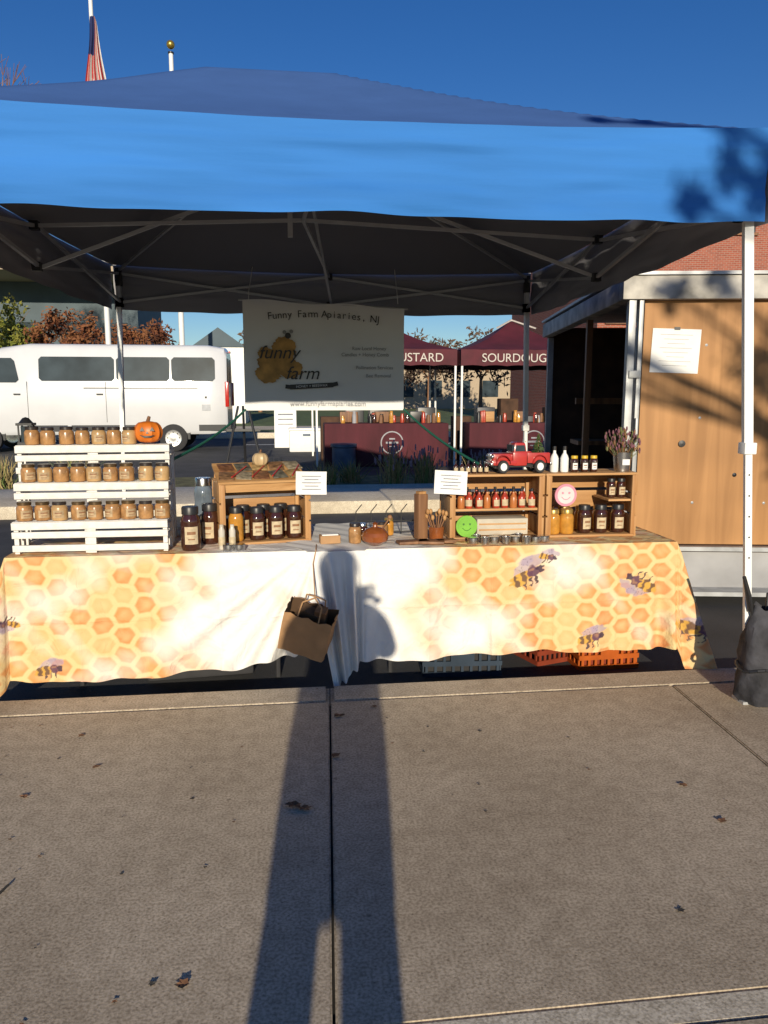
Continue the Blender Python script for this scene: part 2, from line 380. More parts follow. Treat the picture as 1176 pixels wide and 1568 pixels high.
# ------------------------------------------------------------ tables and cloths
M_dkst=mat('dark_steel',(.06,.06,.065),.5,.4)
for (x0,x1) in ((-1.28,.12),(.32,1.93)):
    b=B(); b.box(((x0+x1)/2,4.0,.598),(x1-x0,.74,.035),M_white,bev=.01)
    for xx in (x0+.2,x1-.2):
        for yy in (3.95,4.30): b.tube((xx,yy,-.12),(xx,yy,.58),.013,.013,M_dkst)
        b.tube((xx,3.95,.0),(xx,4.30,.0),.011,.011,M_dkst)
    b.make('folding_table')
def hexcol(P,Q,white,seed=0):
    """printed honeycomb watercolour; P across, Q down"""
    wx=.130; hy=.094
    def cellmetric(px,py):
        ax=px/(wx*.75); ay=py/hy
        best=np.full(px.shape,9.); bi=np.zeros(px.shape)
        ci=np.round(ax)
        for di in (-1,0,1):
            c=ci+di; off=(np.mod(c,2))*.5
            r=np.round(ay-off)
            for dr in (-1,0,1):
                rr=r+dr
                dx=np.abs(px-c*wx*.75)/(wx/2); dy=np.abs(py-(rr+off)*hy)/(hy/2)
                m=np.maximum(dy,dx+dy*.5)
                idv=np.sin(c*12.99+rr*78.23)*43758.5; idv=idv-np.floor(idv)
                k=m<best; best=np.where(k,m,best); bi=np.where(k,idv,bi)
        return best,bi
    Pw=P+.003*np.sin(Q*60+P*31); Qw=Q+.003*np.sin(P*55-Q*23)
    d,idv=cellmetric(Pw,Qw)
    cream=np.array([.70,.53,.26]); orange=np.array([.63,.28,.075]); deep=np.array([.63,.21,.065]); pale=np.array([.72,.55,.28]); wh=np.array([.78,.76,.73])
    inside=np.clip((.84-d)/.14,0,1)[...,None]
    shade=np.clip((d-.15)/.7,0,1)[...,None]
    blot=(.5+.5*np.sin(P*61+np.sin(Q*47)*2)*np.sin(Q*53+np.sin(P*39)*2))[...,None]
    shade=np.clip(.65*shade+.35*blot,0,1)
    cell=(orange*(1-idv[...,None])+deep*idv[...,None])*(.40+.60*shade)+pale*(.60-.60*shade)
    big=(idv[...,None]>.3)*1.
    cell=cell*(.50+.50*big)+pale*.50*(1-big)
    base=cream*(1-inside)+cell*inside
    nz=(np.sin(P*7.1+seed)*np.sin(Q*9.3+1.7*seed)+.5*np.sin(P*17+Q*5+seed)*np.sin(Q*21-P*3)+.3*np.sin(P*37-Q*29))
    wgt=np.clip(white+.36*nz+.02,0,1)[...,None]
    wgt=wgt**.85
    return base*(1-wgt)+wh*wgt
def bee(col,P,Q,cx,cq,s,ang):
    a=rad(ang); dx=P-cx; dq=-(Q-cq); X=(dx*math.cos(a)+dq*math.sin(a))/s; Y=(-dx*math.sin(a)+dq*math.cos(a))/s
    X=X+.04*np.sin(P*190)+.03*np.sin(Q*230); Y=Y+.04*np.sin(Q*170+P*60)
    def ell(x0,y0,rx,ry,r=0):
        c_,s_=math.cos(r),math.sin(r); u=(X-x0)*c_+(Y-y0)*s_; v=-(X-x0)*s_+(Y-y0)*c_
        return (u/rx)**2+(v/ry)**2
    def put(e,c,al=1.,soft=.25): 
        mk=(np.clip((1-e)/soft,0,1)*al)[...,None]; return col*(1-mk)+np.array(c)*mk
    col=put(ell(-.15,.40,.60,.24,.45),(.40,.33,.40),.70); col=put(ell(.35,.42,.55,.22,-.2),(.34,.27,.37),.68)
    vein=np.abs(np.sin(X*16+Y*9)); col=np.where(((ell(-.15,.40,.55,.2,.45)<1)&(vein<.18))[...,None],col*.6,col)
    for k in (-.3,0,.25): 
        mk=(np.abs(X-k-.25*Y)<.04)&(Y<-.1)&(Y>-.55); col=np.where(mk[...,None],np.array([.10,.07,.07]),col)
    e=ell(-.42,-.02,.55,.27,.1); col=put(e,(.60,.34,.07)); st=np.clip((np.sin(X*17)-.0)*3,0,1)*(e<.95); mk=(st*.85)[...,None]; col=col*(1-mk)+np.array([.09,.05,.05])*mk
    col=put(ell(.16,.03,.28,.26),(.12,.055,.09),.95); col=put(ell(.16,.10,.16,.10),(.42,.22,.12),.6,.6)
    col=put(ell(.50,.0,.16,.17),(.06,.035,.06),.95)
    return col
def build_cloth(name,x0,x1,yf,yb,zt,hem,foldf,whitef,seed,bees,left_end,right_end,corner_hem,mt):
    cols=[]
    st=.0042
    if left_end:
        for y in np.arange(yb,yf,-.012): cols.append((x0,y,-1,0,x0-(y-yf)-.16-0,.04,corner_hem[0]+.06))
        for k in np.linspace(0,1,46)[1:-1]:
            a=k*math.pi/2; fl=.05+.11*math.sin(k*math.pi); cols.append((x0,yf,-math.cos(a),-math.sin(a),x0-.16+.16*k,fl,corner_hem[0]+.05-.07*math.sin(k*math.pi)))
    for x in np.arange(x0,x1+1e-6,st): cols.append((x,yf,0,-1,x,.012,hem(x)))
    if right_end:
        for k in np.linspace(0,1,46)[1:-1]:
            a=k*math.pi/2; fl=.05+.12*math.sin(k*math.pi); cols.append((x1,yf,math.sin(a),-math.cos(a),x1+.16*k,fl,corner_hem[1]+.06-.14*math.sin(k*math.pi)))
        for y in np.arange(yf,yb,.012): cols.append((x1,y,1,0,x1+.16+(y-yf),.04,corner_hem[1]+.07))
    C=np.array(cols); nc=len(C); nr=150; t=np.linspace(0,1,nr)[:,None]
    tx,ty,ox,oy,P0,fl,hz=[C[:,k][None,:] for k in range(7)]
    z=zt-t*(zt-hz); 
    off=fl*t+.006*np.minimum(1,t*12)+foldf(P0+0*t,z,t)
    X=tx+ox*off; Y=ty+oy*off; P=P0+0*t; Q=(zt-z)
    V=np.stack([X,Y,z],-1).reshape(-1,3)
    Pf=P.reshape(-1);Qf=Q.reshape(-1)
    idx=np.arange(nr*nc).reshape(nr,nc)
    F1=np.stack([idx[1:,:-1],idx[1:,1:],idx[:-1,1:],idx[:-1,:-1]],-1).reshape(-1,4)
    xs=np.arange(x0,x1+1e-6,.012); ys=np.linspace(yf,yb,60)
    XX,YY=np.meshgrid(xs,ys); ZZ=zt+.001+.0025*np.sin(XX*31+YY*12)*np.sin(YY*27)*np.minimum(1,(YY-yf)*15)
    V2=np.stack([XX,YY,ZZ],-1).reshape(-1,3); i2=np.arange(XX.size).reshape(XX.shape)+len(V)
    F2=np.stack([i2[:-1,:-1],i2[:-1,1:],i2[1:,1:],i2[1:,:-1]],-1).reshape(-1,4)
    Pf=np.concatenate([Pf,XX.reshape(-1)]); Qf=np.concatenate([Qf,-(YY-yf).reshape(-1)])
    V=np.concatenate([V,V2]);F=np.concatenate([F1,F2])
    col=hexcol(Pf,Qf,whitef(Pf,Qf),seed)
    for bb in bees: col=bee(col,Pf,Qf,*bb)
    me=bpy.data.meshes.new(name); me.from_pydata(V.tolist(),[],F.tolist()); me.materials.append(mt)
    ca=me.color_attributes.new('Col','FLOAT_COLOR','POINT'); ca.data.foreach_set('color',np.concatenate([col,np.ones((len(col),1))],1).astype(np.float32).reshape(-1))
    me.polygons.foreach_set('use_smooth',[True]*len(F)); me.update()
    o=bpy.data.objects.new(name,me); scene.collection.objects.link(o); return o
M_cloth=attr_mat('printed_tablecloth')
sm=lambda x,a,b:(lambda k:k*k*(3-2*k))(np.clip((x-a)/(b-a),0,1))
def crease(P,Q0,centres,wd=.006,am=.005):
    f=0
    for c in centres: f=f+am*np.exp(-np.abs(P-c)/wd)
    return f
def fold_l(P,z,t):
    f=.014*np.sin(P*17+.8*np.sin(P*7))+.007*np.sin(P*41+1)+.005*np.sin(P*9+z*11)
    ang=np.arctan2(.13-P,.66-z); r=np.hypot(.13-P,.66-z)
    g=.045*np.sin(ang*15+.5*np.sin(ang*6))+.018*np.sin(ang*33+1); k=sm(P,-.75,-.25)
    return t*(f*(1-k)+g*k*np.minimum(1,r*2.2))+.02*t+crease(P,z,(-.98,-.66,-.34),.008,.006)*np.minimum(1,t*5)+crease(z,P,(.32,),.006,.005)
def fold_r(P,z,t):
    f=.016*np.sin(P*13+.6+.7*np.sin(P*5))+.008*np.sin(P*37+2)+.005*np.sin(P*7-z*9)
    g=.025*np.sin(P*40)*np.exp(-((P-.36)/.09)**2)
    return t*(f+g+.055*np.exp(-((P-1.95)/.12)**2)*np.sin(P*50))+.02*t+crease(P,z,(.66,.98,1.30,1.62),.008,.006)*np.minimum(1,t*5)+crease(z,P,(.34,),.006,.005)
def hem_l(x): return .045-.012*math.sin(x*5)+.006*math.sin(x*23)+.06*float(sm(np.array(x),-.40,.0))+.22*float(sm(np.array(x),0.,.14))
def hem_r(x): return .082+.010*math.sin(x*6+1)+.005*math.sin(x*17)
def white_l(P,Q): return sm(P,-.66,-.25)*1.15+.55*np.exp(-((P+1.0)/.13)**2-((Q-.2)/.09)**2)+.6*np.exp(-((P+.55)/.1)**2-((Q-.42)/.1)**2)-.5*np.exp(-((P+.40)/.11)**2-((Q-.2)/.08)**2)
def white_r(P,Q): return 1.15*(1-sm(P,.5,.85))+.9*np.exp(-((P-.86)/.13)**2-((Q-.42)/.12)**2)+.04-.75*np.exp(-((P-.60)/.09)**2-((Q-.26)/.10)**2)+.5*np.exp(-((P-1.32)/.1)**2-((Q-.12)/.1)**2)-.3*sm(P,1.45,1.8)
ZT=.624
build_cloth('tablecloth',-1.30,.15,3.62,4.38,ZT,hem_l,fold_l,white_l,1.3,[(-1.12,.53,.08,10),(-1.40,.33,.10,35),(-1.30,.30,.06,160)],True,False,(-.02,0),M_cloth)
build_cloth('tablecloth',.30,1.94,3.62,4.38,ZT,hem_r,fold_r,white_r,4.1,[(1.17,.14,.12,25),(1.27,.06,.06,-10),(1.74,.20,.11,150),(1.50,.47,.09,10),(2.02,.44,.11,-25)],False,True,(0,.0),M_cloth)
M_wcloth=mat('white_cotton_cloth',(.76,.75,.73),.85,var=.03,bump=.6,bscale=9)
vs=[];fs=[];NW=90;NT=120
for j in range(NT+1):
    t=j/NT
    for i in range(NW+1):
        s=i/NW; xt=.075+.27*s; xb=.195+.145*s; hz=-.05+.15*s**1.3
        z=ZT+.006-t*(ZT+.006-hz); xx=xt+(xb-xt)*t; f=(.028*math.sin(s*19)+.016*math.sin(s*33+2))*min(1,t*3+.1)
        vs.append((xx,3.560-f-.01*t,z))
for j in range(NT):
    for i in range(NW):
        a=j*(NW+1)+i; fs.append((a+NW+1,a+NW+2,a+1,a))
o=len(vs)
for j in range(31):
    for i in range(NW+1):
        s=i/NW; f=(.028*math.sin(s*19)+.016*math.sin(s*33+2))*.1*(1-j/30); vs.append((.075+.27*s+(-.12+.24*s)*min(1,j/12),3.560-f+.8*j/30,ZT+.006+.002*math.sin(s*20+j)))
for j in range(30):
    for i in range(NW):
        a=o+j*(NW+1)+i; fs.append((a,a+1,a+NW+2,a+NW+1))
B().add(vs,fs,M_wcloth).make('white_cloth_runner')

# brown paper carrier bag hanging at the front
M_card=mat('kraft_paper',(.40,.23,.11),.85,var=.15,scale=12,bump=.5,bscale=14)
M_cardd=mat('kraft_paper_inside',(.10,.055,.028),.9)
b=B(); T=Matrix.Translation((.068,3.44,.290))@Euler((rad(22),rad(17),rad(-14))).to_matrix().to_4x4()
W_,D_,H_=.225,.12,.225
def bagring(z,s,w_,d_,inn=0):
    pts=[]; 
    for (ax,ay,bx,by) in ((-1,-1,1,-1),(1,-1,1,1),(1,1,-1,1),(-1,1,-1,-1)):
        for q in range(8):
            t=q/8; x=(ax+(bx-ax)*t)*(w_/2-inn); y=(ay+(by-ay)*t)*(d_/2-inn)
            wob=.004*math.sin(q*1.9+z*40+ax*3); 
            pts.append((x*s+wob*(ay!=by),y*s+wob*(ax!=bx)-(.0 if ax!=bx else .012*math.sin(math.pi*t)*ax*-1*-(1 if z>0 else 0)),z+(.008*math.sin(q*2.1+ax) if z>.09 else 0)))
    return pts
zs_=[-H_/2,-H_/2+.01,-.05,0,.05,H_/2]
vs=[]; 
for z in zs_: vs+=bagring(z,.97 if z<-.1 else 1,W_,D_)
k=32; fs=[(j*k+i,j*k+(i+1)%k,(j+1)*k+(i+1)%k,(j+1)*k+i) for j in range(len(zs_)-1) for i in range(k)]+[tuple(range(k))[::-1]]
b.add(vs,fs,M_card,T)
vs=[]; 
for z in zs_[1:]: vs+=bagring(z,.97 if z<-.1 else 1,W_,D_,.003)
fs=[(j*k+i,(j+1)*k+i,(j+1)*k+(i+1)%k,j*k+(i+1)%k) for j in range(len(zs_)-2) for i in range(k)]+[tuple(range(k))]
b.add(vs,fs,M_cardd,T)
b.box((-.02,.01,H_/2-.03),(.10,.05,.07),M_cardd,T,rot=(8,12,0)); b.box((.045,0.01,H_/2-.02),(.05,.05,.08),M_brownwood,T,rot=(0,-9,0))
for sy in (-1,1): b.path([T@Vector((-.05,sy*(D_/2-.002),H_/2-.02)),T@Vector((-.045,sy*.03,H_/2+.06)),T@Vector((0,sy*.005,H_/2+.085)),T@Vector((.045,sy*.03,H_/2+.06)),T@Vector((.05,sy*(D_/2-.002),H_/2-.02))],.0035,M_card,6)
b.path([T@Vector((0,0,H_/2+.083)),Vector((.10,3.53,.58)),Vector((.115,3.56,.638)),Vector((.12,3.66,.645))],.0028,M_card,6)
b.make('brown_paper_bag')

# milk crates below the table
def milk_crate(name,c,w,d,h,m,rz=0,parent=None,inner=None):
    b=B()
    for sx in (-1,1):
        for k in range(6): b.box((sx*(w/2-.004),-d/2+.02+k*(d-.04)/5,h/2),(.008,.014,h-.01),m)
        for z in (.012,.07,.14,h-.02): b.box((sx*(w/2-.003),0,z),(.012,d,.022 if z<h-.03 else .04),m)
    for sy in (-1,1):
        for k in range(9): b.box((-w/2+.02+k*(w-.04)/8,sy*(d/2-.004),h/2),(.014,.008,h-.01),m)
        for z in (.012,.07,.14): b.box((0,sy*(d/2-.003),z),(w,.012,.026),m)
        b.box((-w*.33,sy*(d/2-.003),h-.02),(w*.34,.014,.04),m);b.box((w*.33,sy*(d/2-.003),h-.02),(w*.34,.014,.04),m);b.box((0,sy*(d/2-.003),h-.065),(w*.4,.014,.03),m)
        b.box((0,sy*(d/2-.0005),.105),(w*.3,.012,.05),m)
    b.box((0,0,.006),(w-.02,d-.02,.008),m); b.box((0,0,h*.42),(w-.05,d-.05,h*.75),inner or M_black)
    return b.make(name,parent,c,rz)
M_gcr=mat('grey_blue_plastic',(.035,.05,.072),.7,var=.2,scale=6,spec=.1); M_ocr=mat('orange_plastic',(.42,.09,.012),.6,var=.15,spec=.2); M_rcr=mat('red_plastic',(.22,.04,.018),.6,spec=.2)
milk_crate('milk_crate',(.90,3.99,-.119),.42,.32,.27,M_gcr,rad(-4)); milk_crate('milk_crate',(1.70,4.0,-.119),.34,.32,.25,M_ocr,rad(2),None,M_rcr); milk_crate('milk_crate',(1.43,4.12,-.119),.30,.30,.25,M_rcr,rad(18))
b=B(); b.box((0,0,.16),(.55,.36,.32),M_dkst,bev=.02); b.box((0,0,.335),(.57,.38,.03),M_black,bev=.01); b.make('storage_tote',None,(-.5,4.15,-.119),.1)

# ------------------------------------------------------------ goods
def jar(r,h,body,lid=M_lid,label=None,n=20):
    b=B(); b.lathe([(.0001,0),(r*.86,0),(r*.97,.03*h),(r,.08*h),(r,.66*h),(r*.94,.74*h),(r*.78,.81*h),(r*.76,.84*h)],(0,0,0),body,n)
    b.lathe([(r*.80,.82*h),(r*.86,.83*h),(r*.86,.97*h),(r*.80,h),(.0001,h)],(0,0,0),lid,n)
    if label: 
        b.lathe([(r*1.015,.16*h),(r*1.015,.56*h)],(0,0,0),label,12,None,-130,-50)
        b.lathe([(r*1.03,.26*h),(r*1.03,.29*h)],(0,0,0),M_brownwood,8,None,-110,-70); b.lathe([(r*1.03,.38*h),(r*1.03,.45*h)],(0,0,0),M_brownwood,8,None,-115,-65)
    return b.mesh('jar')
def bottle(r,h,body,cap,label=None):
    b=B(); b.lathe([(.0001,0),(r*.9,0),(r,.05*h),(r,.52*h),(r*.8,.62*h),(r*.36,.74*h),(r*.34,.86*h)],(0,0,0),body,16)
    b.lathe([(r*.42,.84*h),(r*.42,.99*h),(.0001,h)],(0,0,0),cap,14)
    if label: b.lathe([(r*1.02,.12*h),(r*1.02,.45*h)],(0,0,0),label,12,None,-150,-30)
    return b.mesh('bottle')
M_bronze=mat('bronze_lid',(.12,.075,.035),.35,.5,.3)
M_tan=mat('tan_label',(.42,.30,.17),.7,var=.3,scale=50)
J_small=jar(.036,.088,M_brownjar,M_lid,None); J_smalll=jar(.036,.088,M_brownjar,M_bronze,M_tan); J_smallc=jar(.036,.088,mat('creamed_honey',(.46,.29,.13),.3,var=.2,scale=20,coat=.3),M_lid,M_tan)
J_big=jar(.046,.21,M_honeyd,M_black,M_label); J_dark=jar(.040,.165,M_honeyd,M_black,M_label); J_amb=jar(.038,.13,M_amber,mat('brass_lid',(.5,.33,.1),.35,.6),None)
J_tall=jar(.037,.17,M_amber,M_black,None); Bt_sauce=bottle(.019,.10,M_red,M_black,M_label); Bt_sauce2=bottle(.019,.10,mat('orange_sauce',(.45,.15,.04),.3,coat=.4),M_lid,None)

tier=empty('tiered_slatted_display',(0,0,0))
TI=[(-1.275,-.575,3.66,.78),(-1.30,-.585,3.80,.945),(-1.33,-.595,3.94,1.115)]
for k,(x0,x1,yf,zt) in enumerate(TI):
    b=B(); zb=.626; L=x1-x0; xc=(x0+x1)/2
    for j,z in enumerate((zt-.020,zt-.062,zt-.125)): 
        if z-.02>zb: b.box((xc,yf+.008,z),(L,.014,.030 if j else .034),M_whitewood,bev=.002,rot=(0,random.uniform(-.3,.3),0))
    b.box((xc,yf+.0175,zt-.092),(.04,.004,.12),M_whitewood); 
    for xx in (x0+.015,x1-.015,xc-.02):
        b.box((xx,yf+.035,(zt+zb)/2-.006),(.02,.03,zt-zb-.016),M_whitewood)
    for yy in (.028,.068,.108): b.box((xc,yf+yy+.002,zt-.006),(L-.002,.034,.011),M_whitewood,bev=.002)
    for xx in (x0+.006,x1-.006):
        b.box((xx,yf+.09,(zt+zb)/2-.003),(.012,.07,.02),M_whitewood); b.box((xx,yf+.14,(zt+zb)/2-.007),(.012,.03,zt-zb-.012),M_whitewood)
        b.box((xx,yf+.088,zt-.04),(.013,.072,.03),M_whitewood)
    b.make('tier_%d'%(k+1),tier)
    n_=9 if k<2 else 7
    for i in range(n_):
        x=x0+.05+i*.078 if k<2 else x0+.07+i*.078
        inst(random.choice([J_smalll,J_smallc,J_small]),'honey_jar',(x+random.uniform(-.006,.006),yf+.06+random.uniform(-.008,.008),zt),random.uniform(-.7,.7),random.uniform(.96,1.02))
# jack-o-lantern
def pumpkin(name,m,face,loc,sc):
    b=B(); vs=[];fs=[];nu=40;nv=16
    for j in range(nv+1):
        ph=math.pi*j/nv
        for i in range(nu):
            a=2*math.pi*i/nu; r=.066*(1-.10*abs(math.sin(a*5))**.6*math.sin(ph)); zz=-.052*math.cos(ph)*(1 if abs(math.cos(ph))<.9 else .93); vs.append((max(.001,r*math.sin(ph)**.8)*math.cos(a),max(.001,r*math.sin(ph)**.8)*math.sin(a),zz+.052))
    for j in range(nv):
        for i in range(nu): fs.append((j*nu+i,j*nu+(i+1)%nu,(j+1)*nu+(i+1)%nu,(j+1)*nu+i))
    b.add(vs,fs,m); b.tube((0,0,.098),(.008,0,.122),.009,.007,M_leafb)
    if face:
        for x,z,s in ((-.022,.066,.011),(.022,.066,.011),(0,.052,.006)): b.add([(x-s,-.0665,z-s*.7),(x+s,-.0665,z-s*.7),(x,-.0655,z+s)],[(0,1,2)],M_black)
        b.add([(-.035,-.061,.042),(-.015,-.0675,.03),(.015,-.0675,.03),(.035,-.061,.042),(.014,-.0675,.038),(-.014,-.0675,.038)],[(0,1,5),(1,2,4,5),(2,3,4)],M_black)
    o=b.make(name,None,loc,.1); o.scale=sc
M_pump=mat('pumpkin_skin',(.62,.16,.015),.45,var=.2,scale=9)
pumpkin('pumpkin',M_pump,True,(-.705,4.01,1.116),(1.08,1.08,1.12))
b=B(); b.box((0,0,.006),(.07,.07,.012),M_black); b.box((0,0,.10),(.075,.075,.012),M_black)
for x in (-.028,.028):
    for y in (-.028,.028): b.box((x,y,.05),(.007,.007,.09),M_black)
b.box((0,0,.05),(.04,.04,.08),M_glass); b.lathe([(.035,.106),(.015,.13),(.0001,.135)],(0,0,0),M_black,12); b.make('lantern',None,(-1.29,4.01,1.116))
inst(J_big,'mason_jar',(-.475,3.70,ZT+.002),.2,1.0); inst(J_big,'mason_jar',(-.40,3.86,ZT+.002),-.2,.95); inst(J_dark,'mason_jar',(-.50,3.88,ZT+.002),.4,.95)
inst(jar(.05,.24,mat('empty_glass_jar',(.16,.20,.25),.08,var=.4,scale=9,coat=.8),M_chrome,None),'glass_jar',(-.46,4.16,ZT+.06)); b=B(); b.box((0,0,.028),(.2,.2,.056),M_card,bev=.004); b.make('small_box',None,(-.46,4.16,ZT+.002))

def crate(name,w,h,d,loc,rz,shelf=None):
    e=empty(name,loc,rz); b=B(); t=.012
    for x in (t/2+.003,w-t/2-.003):
        for z,hh in ((h*.17,h*.30),(h*.5,h*.30),(h*.83,h*.30)): b.box((x,d/2,z),(t,d-.004,hh),M_crate2,bev=.0015)
    for zz in (t/2,h-t/2):
        for k in range(3): b.box((w/2,d*(.17+.33*k),zz),(w,d*.30,t*.98),M_crate,bev=.0015)
    for k in range(3): b.box((w/2,d+t/2,h*(.17+.33*k)),(w,t,h*.28),M_crate,bev=.0015)
    for x in (.022,w-.022):
        for yy in (.012,d-.012): b.box((x+.0,yy,h/2),(.020,.020,h-2*t-.002),M_crate2,bev=.0015)
    if shelf: b.box((w/2,d/2+.01,shelf),(w-.04,d-.03,.012),M_crate,bev=.0015)
    b.make('boards',e); return e
Y0=3.79
crate('wooden_crate',.50,.335,.25,(.80,Y0,ZT+.001),0,.15); crate('wooden_crate',.497,.335,.25,(1.305,Y0+.003,ZT+.001),0)
rz=rad(12); crate('wooden_crate',.46,.315,.25,(-.345,3.76,ZT+.001),rz)
def RL(x,y,z): return (-.345+x*math.cos(rz)-y*math.sin(rz),3.76+x*math.sin(rz)+y*math.cos(rz),ZT+z)
for x,me in ((.09,J_tall),(.195,J_dark),(.29,J_dark),(.385,J_dark)): inst(me,'mason_jar',RL(x,.07,.014),rz)
for x in (.14,.245,.335): inst(J_dark,'mason_jar',RL(x,.165,.014),rz)
b=B(); T=Matrix.Translation(RL(.22,.13,.318))@Matrix.Rotation(rz,4,'Z')@Matrix.Rotation(rad(16),4,'X')
b.box((0,0,.03),(.44,.26,.012),M_crate,T)
prints=[mat('print_%d'%i,c,.4,var=.6,scale=45) for i,c in enumerate([(.22,.12,.06),(.30,.25,.17),(.18,.08,.04),(.13,.12,.09),(.36,.24,.10)])]
for i in range(5):
    x=-.17+i*.085
    for j in range(2): b.box((x+j*.012,-.06+j*.115,.040+.001*i),(.076,.10,.004),prints[(i+j*2)%5],T,rot=(0,0,random.uniform(-10,10)),bev=.001)
for i in range(4): b.tube(T@Vector((-.15+i*.10,-.10,.05)),T@Vector((-.06+i*.09,.03,.055)),.004,.003,M_redpaint)
b.box((0,-.11,.0),(.42,.01,.05),M_crate,T); b.box((0,.11,-.02),(.42,.01,.10),M_crate,T)
b.make('print_rack')
pumpkin('cream_gourd',mat('cream_ceramic',(.50,.36,.20),.4),False,RL(.24,.19,.372),(.62,.62,.70))
def card(name,x,y,z,w,h,rot):
    b=B(); n=8; vs=[]
    for j in range(n+1):
        for i in range(n+1): vs.append(((i/n-.5)*w,.010*math.sin(i/n*3.0)+.004*math.sin(j/n*4),(j/n-.5)*h))
    b.add(vs,[(j*(n+1)+i,j*(n+1)+i+1,(j+1)*(n+1)+i+1,(j+1)*(n+1)+i) for j in range(n) for i in range(n)],M_paper)
    for k in range(5): b.box((0,-.0035,h*.30-k*h*.14),(w*(.62-.16*(k%2)),.0006,h*.022),M_faint)
    o=b.make(name,None,(x,y,z)); o.rotation_euler=[rad(a) for a in rot]; return o
card('price_card',.105,3.825,.925,.155,.115,(-8,2,8)); card('price_card',.80,3.765,.925,.165,.118,(-8,3,-4))
b=B(); M_cl=mat('pale_glass',(.55,.50,.42),.08,var=.2,coat=.5)
for x in (-.015,.035): b.lathe([(.0001,0),(.014,0),(.016,.09),(.010,.105),(.010,.12),(.0001,.12)],(x,0,0),M_cl,14); b.lathe([(.0165,.02),(.0168,.06)],(x,0,0),M_label,12)
b.make('small_vials',None,(-.315,3.70,ZT+.002))
T_tin=B().lathe([(.0001,0),(.026,0),(.027,.003),(.027,.018),(.028,.019),(.028,.030),(.026,.032),(.0001,.032)],(0,0,0),M_chrome,20).mesh('tin')
T_cup=B().lathe([(.0001,0),(.020,0),(.022,.035),(.020,.036),(.018,.005),(.0001,.004)],(0,0,0),M_chrome,20).mesh('tin_cup')
for x in (-.325,-.275): inst(T_tin,'metal_tin',(x+.03,3.655,ZT+.002))
for i,(x,y) in enumerate([(.90,3.69),(.955,3.665),(1.01,3.70),(1.065,3.67),(1.12,3.70),(1.165,3.66),(1.22,3.69),(.93,3.735),(1.04,3.745),(1.15,3.745),(1.27,3.70)]): inst(T_cup if i%2 else T_tin,'metal_tin',(x,y,ZT+.002),0)
b=B(); M_terra=mat('brown_glazed_ceramic',(.26,.075,.02),.25,var=.3,coat=.6)
b.lathe([(.0001,0),(.035,0),(.062,.02),(.068,.045),(.060,.062),(.056,.062),(.062,.045),(.05,.02),(.0001,.012)],(0,0,0),M_terra,28); b.lathe([(.060,.060),(.045,.078),(.012,.088),(.010,.098),(.016,.106),(.0001,.112)],(0,0,0),M_terra,24)
b.tube((.03,0,.07),(.07,-.01,.13),.004,.004,M_brownwood); b.sphere((.072,-.01,.135),.012,M_brownwood); b.make('honey_pot',None,(.41,3.70,ZT+.008))
inst(jar(.032,.10,M_brownjar,M_lid,None),'small_jar',(.315,3.75,ZT+.008)); inst(jar(.028,.085,M_honeyd,M_chrome,None),'small_jar',(.36,3.83,ZT+.008)); inst(J_small,'honey_jar',(.46,3.86,ZT+.008)); inst(J_amb,'small_jar',(.51,3.95,ZT+.008),0,.7)
b=B(); b.box((0,0,.115),(.055,.05,.23),M_brownwood,bev=.004,rot=(0,0,20)); b.box((0,0,.236),(.04,.036,.014),M_crate2,rot=(0,0,20)); b.make('wooden_post_carving',None,(.66,3.83,ZT+.008))
b=B()
for k in range(9):
    a=k*.7; b.tube((.012*math.cos(a),.012*math.sin(a),.04),(.05*math.cos(a),.03*math.sin(a),.13+.02*math.sin(k*3)),.004,.004,M_brownwood); b.sphere((.05*math.cos(a),.03*math.sin(a),.135+.02*math.sin(k*3)),.010,M_crate2,10,sc=(1,1,1.5))
b.lathe([(.0001,0),(.035,0),(.04,.07),(.036,.07),(.03,.01),(.0001,.01)],(0,0,0),M_terra); b.make('honey_dipper_cup',None,(.735,3.80,ZT+.003))
for (x,y,w_b,d_b,r) in ((.60,3.70,.16,.07,8),(.69,3.69,.13,.08,-14),(.765,3.71,.10,.06,5)):
    b=B(); b.box((0,0,.008),(w_b,d_b,.014),M_brownwood,bev=.004); b.tube((w_b/2,0,.008),(w_b/2+.05,0,.008),.007,.006,M_brownwood); b.make('wooden_board',None,(x,y,ZT+.008),rad(r))
b=B(); b.box((0,0,.02),(.10,.06,.04),M_card,bev=.003); b.box((0,0,.043),(.08,.045,.006),M_paper); b.make('small_box',None,(.19,3.76,ZT+.009),.1)
b=B()
for x in (-.16,-.08,0,.08,.16): b.path([(x,0,0),(x,0,.12),(x+.03,-.01,.16)],.0028,M_black,6)
b.tube((-.18,0,.07),(.18,0,.07),.003,.003,M_black); b.tube((-.18,0,.012),(.18,0,.012),.003,.003,M_black)
for x in (-.18,.18): b.tube((x,-.04,.003),(x,.04,.003),.003,.003,M_black)
b.make('wire_rack',None,(.50,3.98,ZT+.008))
zs=ZT+.15+.008
for i in range(9): inst(Bt_sauce if i%3 else Bt_sauce2,'sauce_bottle',(.865+i*.047+random.uniform(-.004,.004),3.83+.01*(i%2),zs),random.uniform(-.4,.4))
for i in range(8): inst(Bt_sauce,'sauce_bottle',(.87+i*.05,3.92,zs))
b=B(); b.box((0,0,.045),(.27,.12,.085),mat('cream_card',(.5,.45,.36),.7),bev=.004); b.box((0,-.061,.06),(.25,.002,.008),M_crate); b.box((0,-.061,.03),(.25,.002,.008),M_crate); b.make('cream_box',None,(1.09,3.89,ZT+.014))
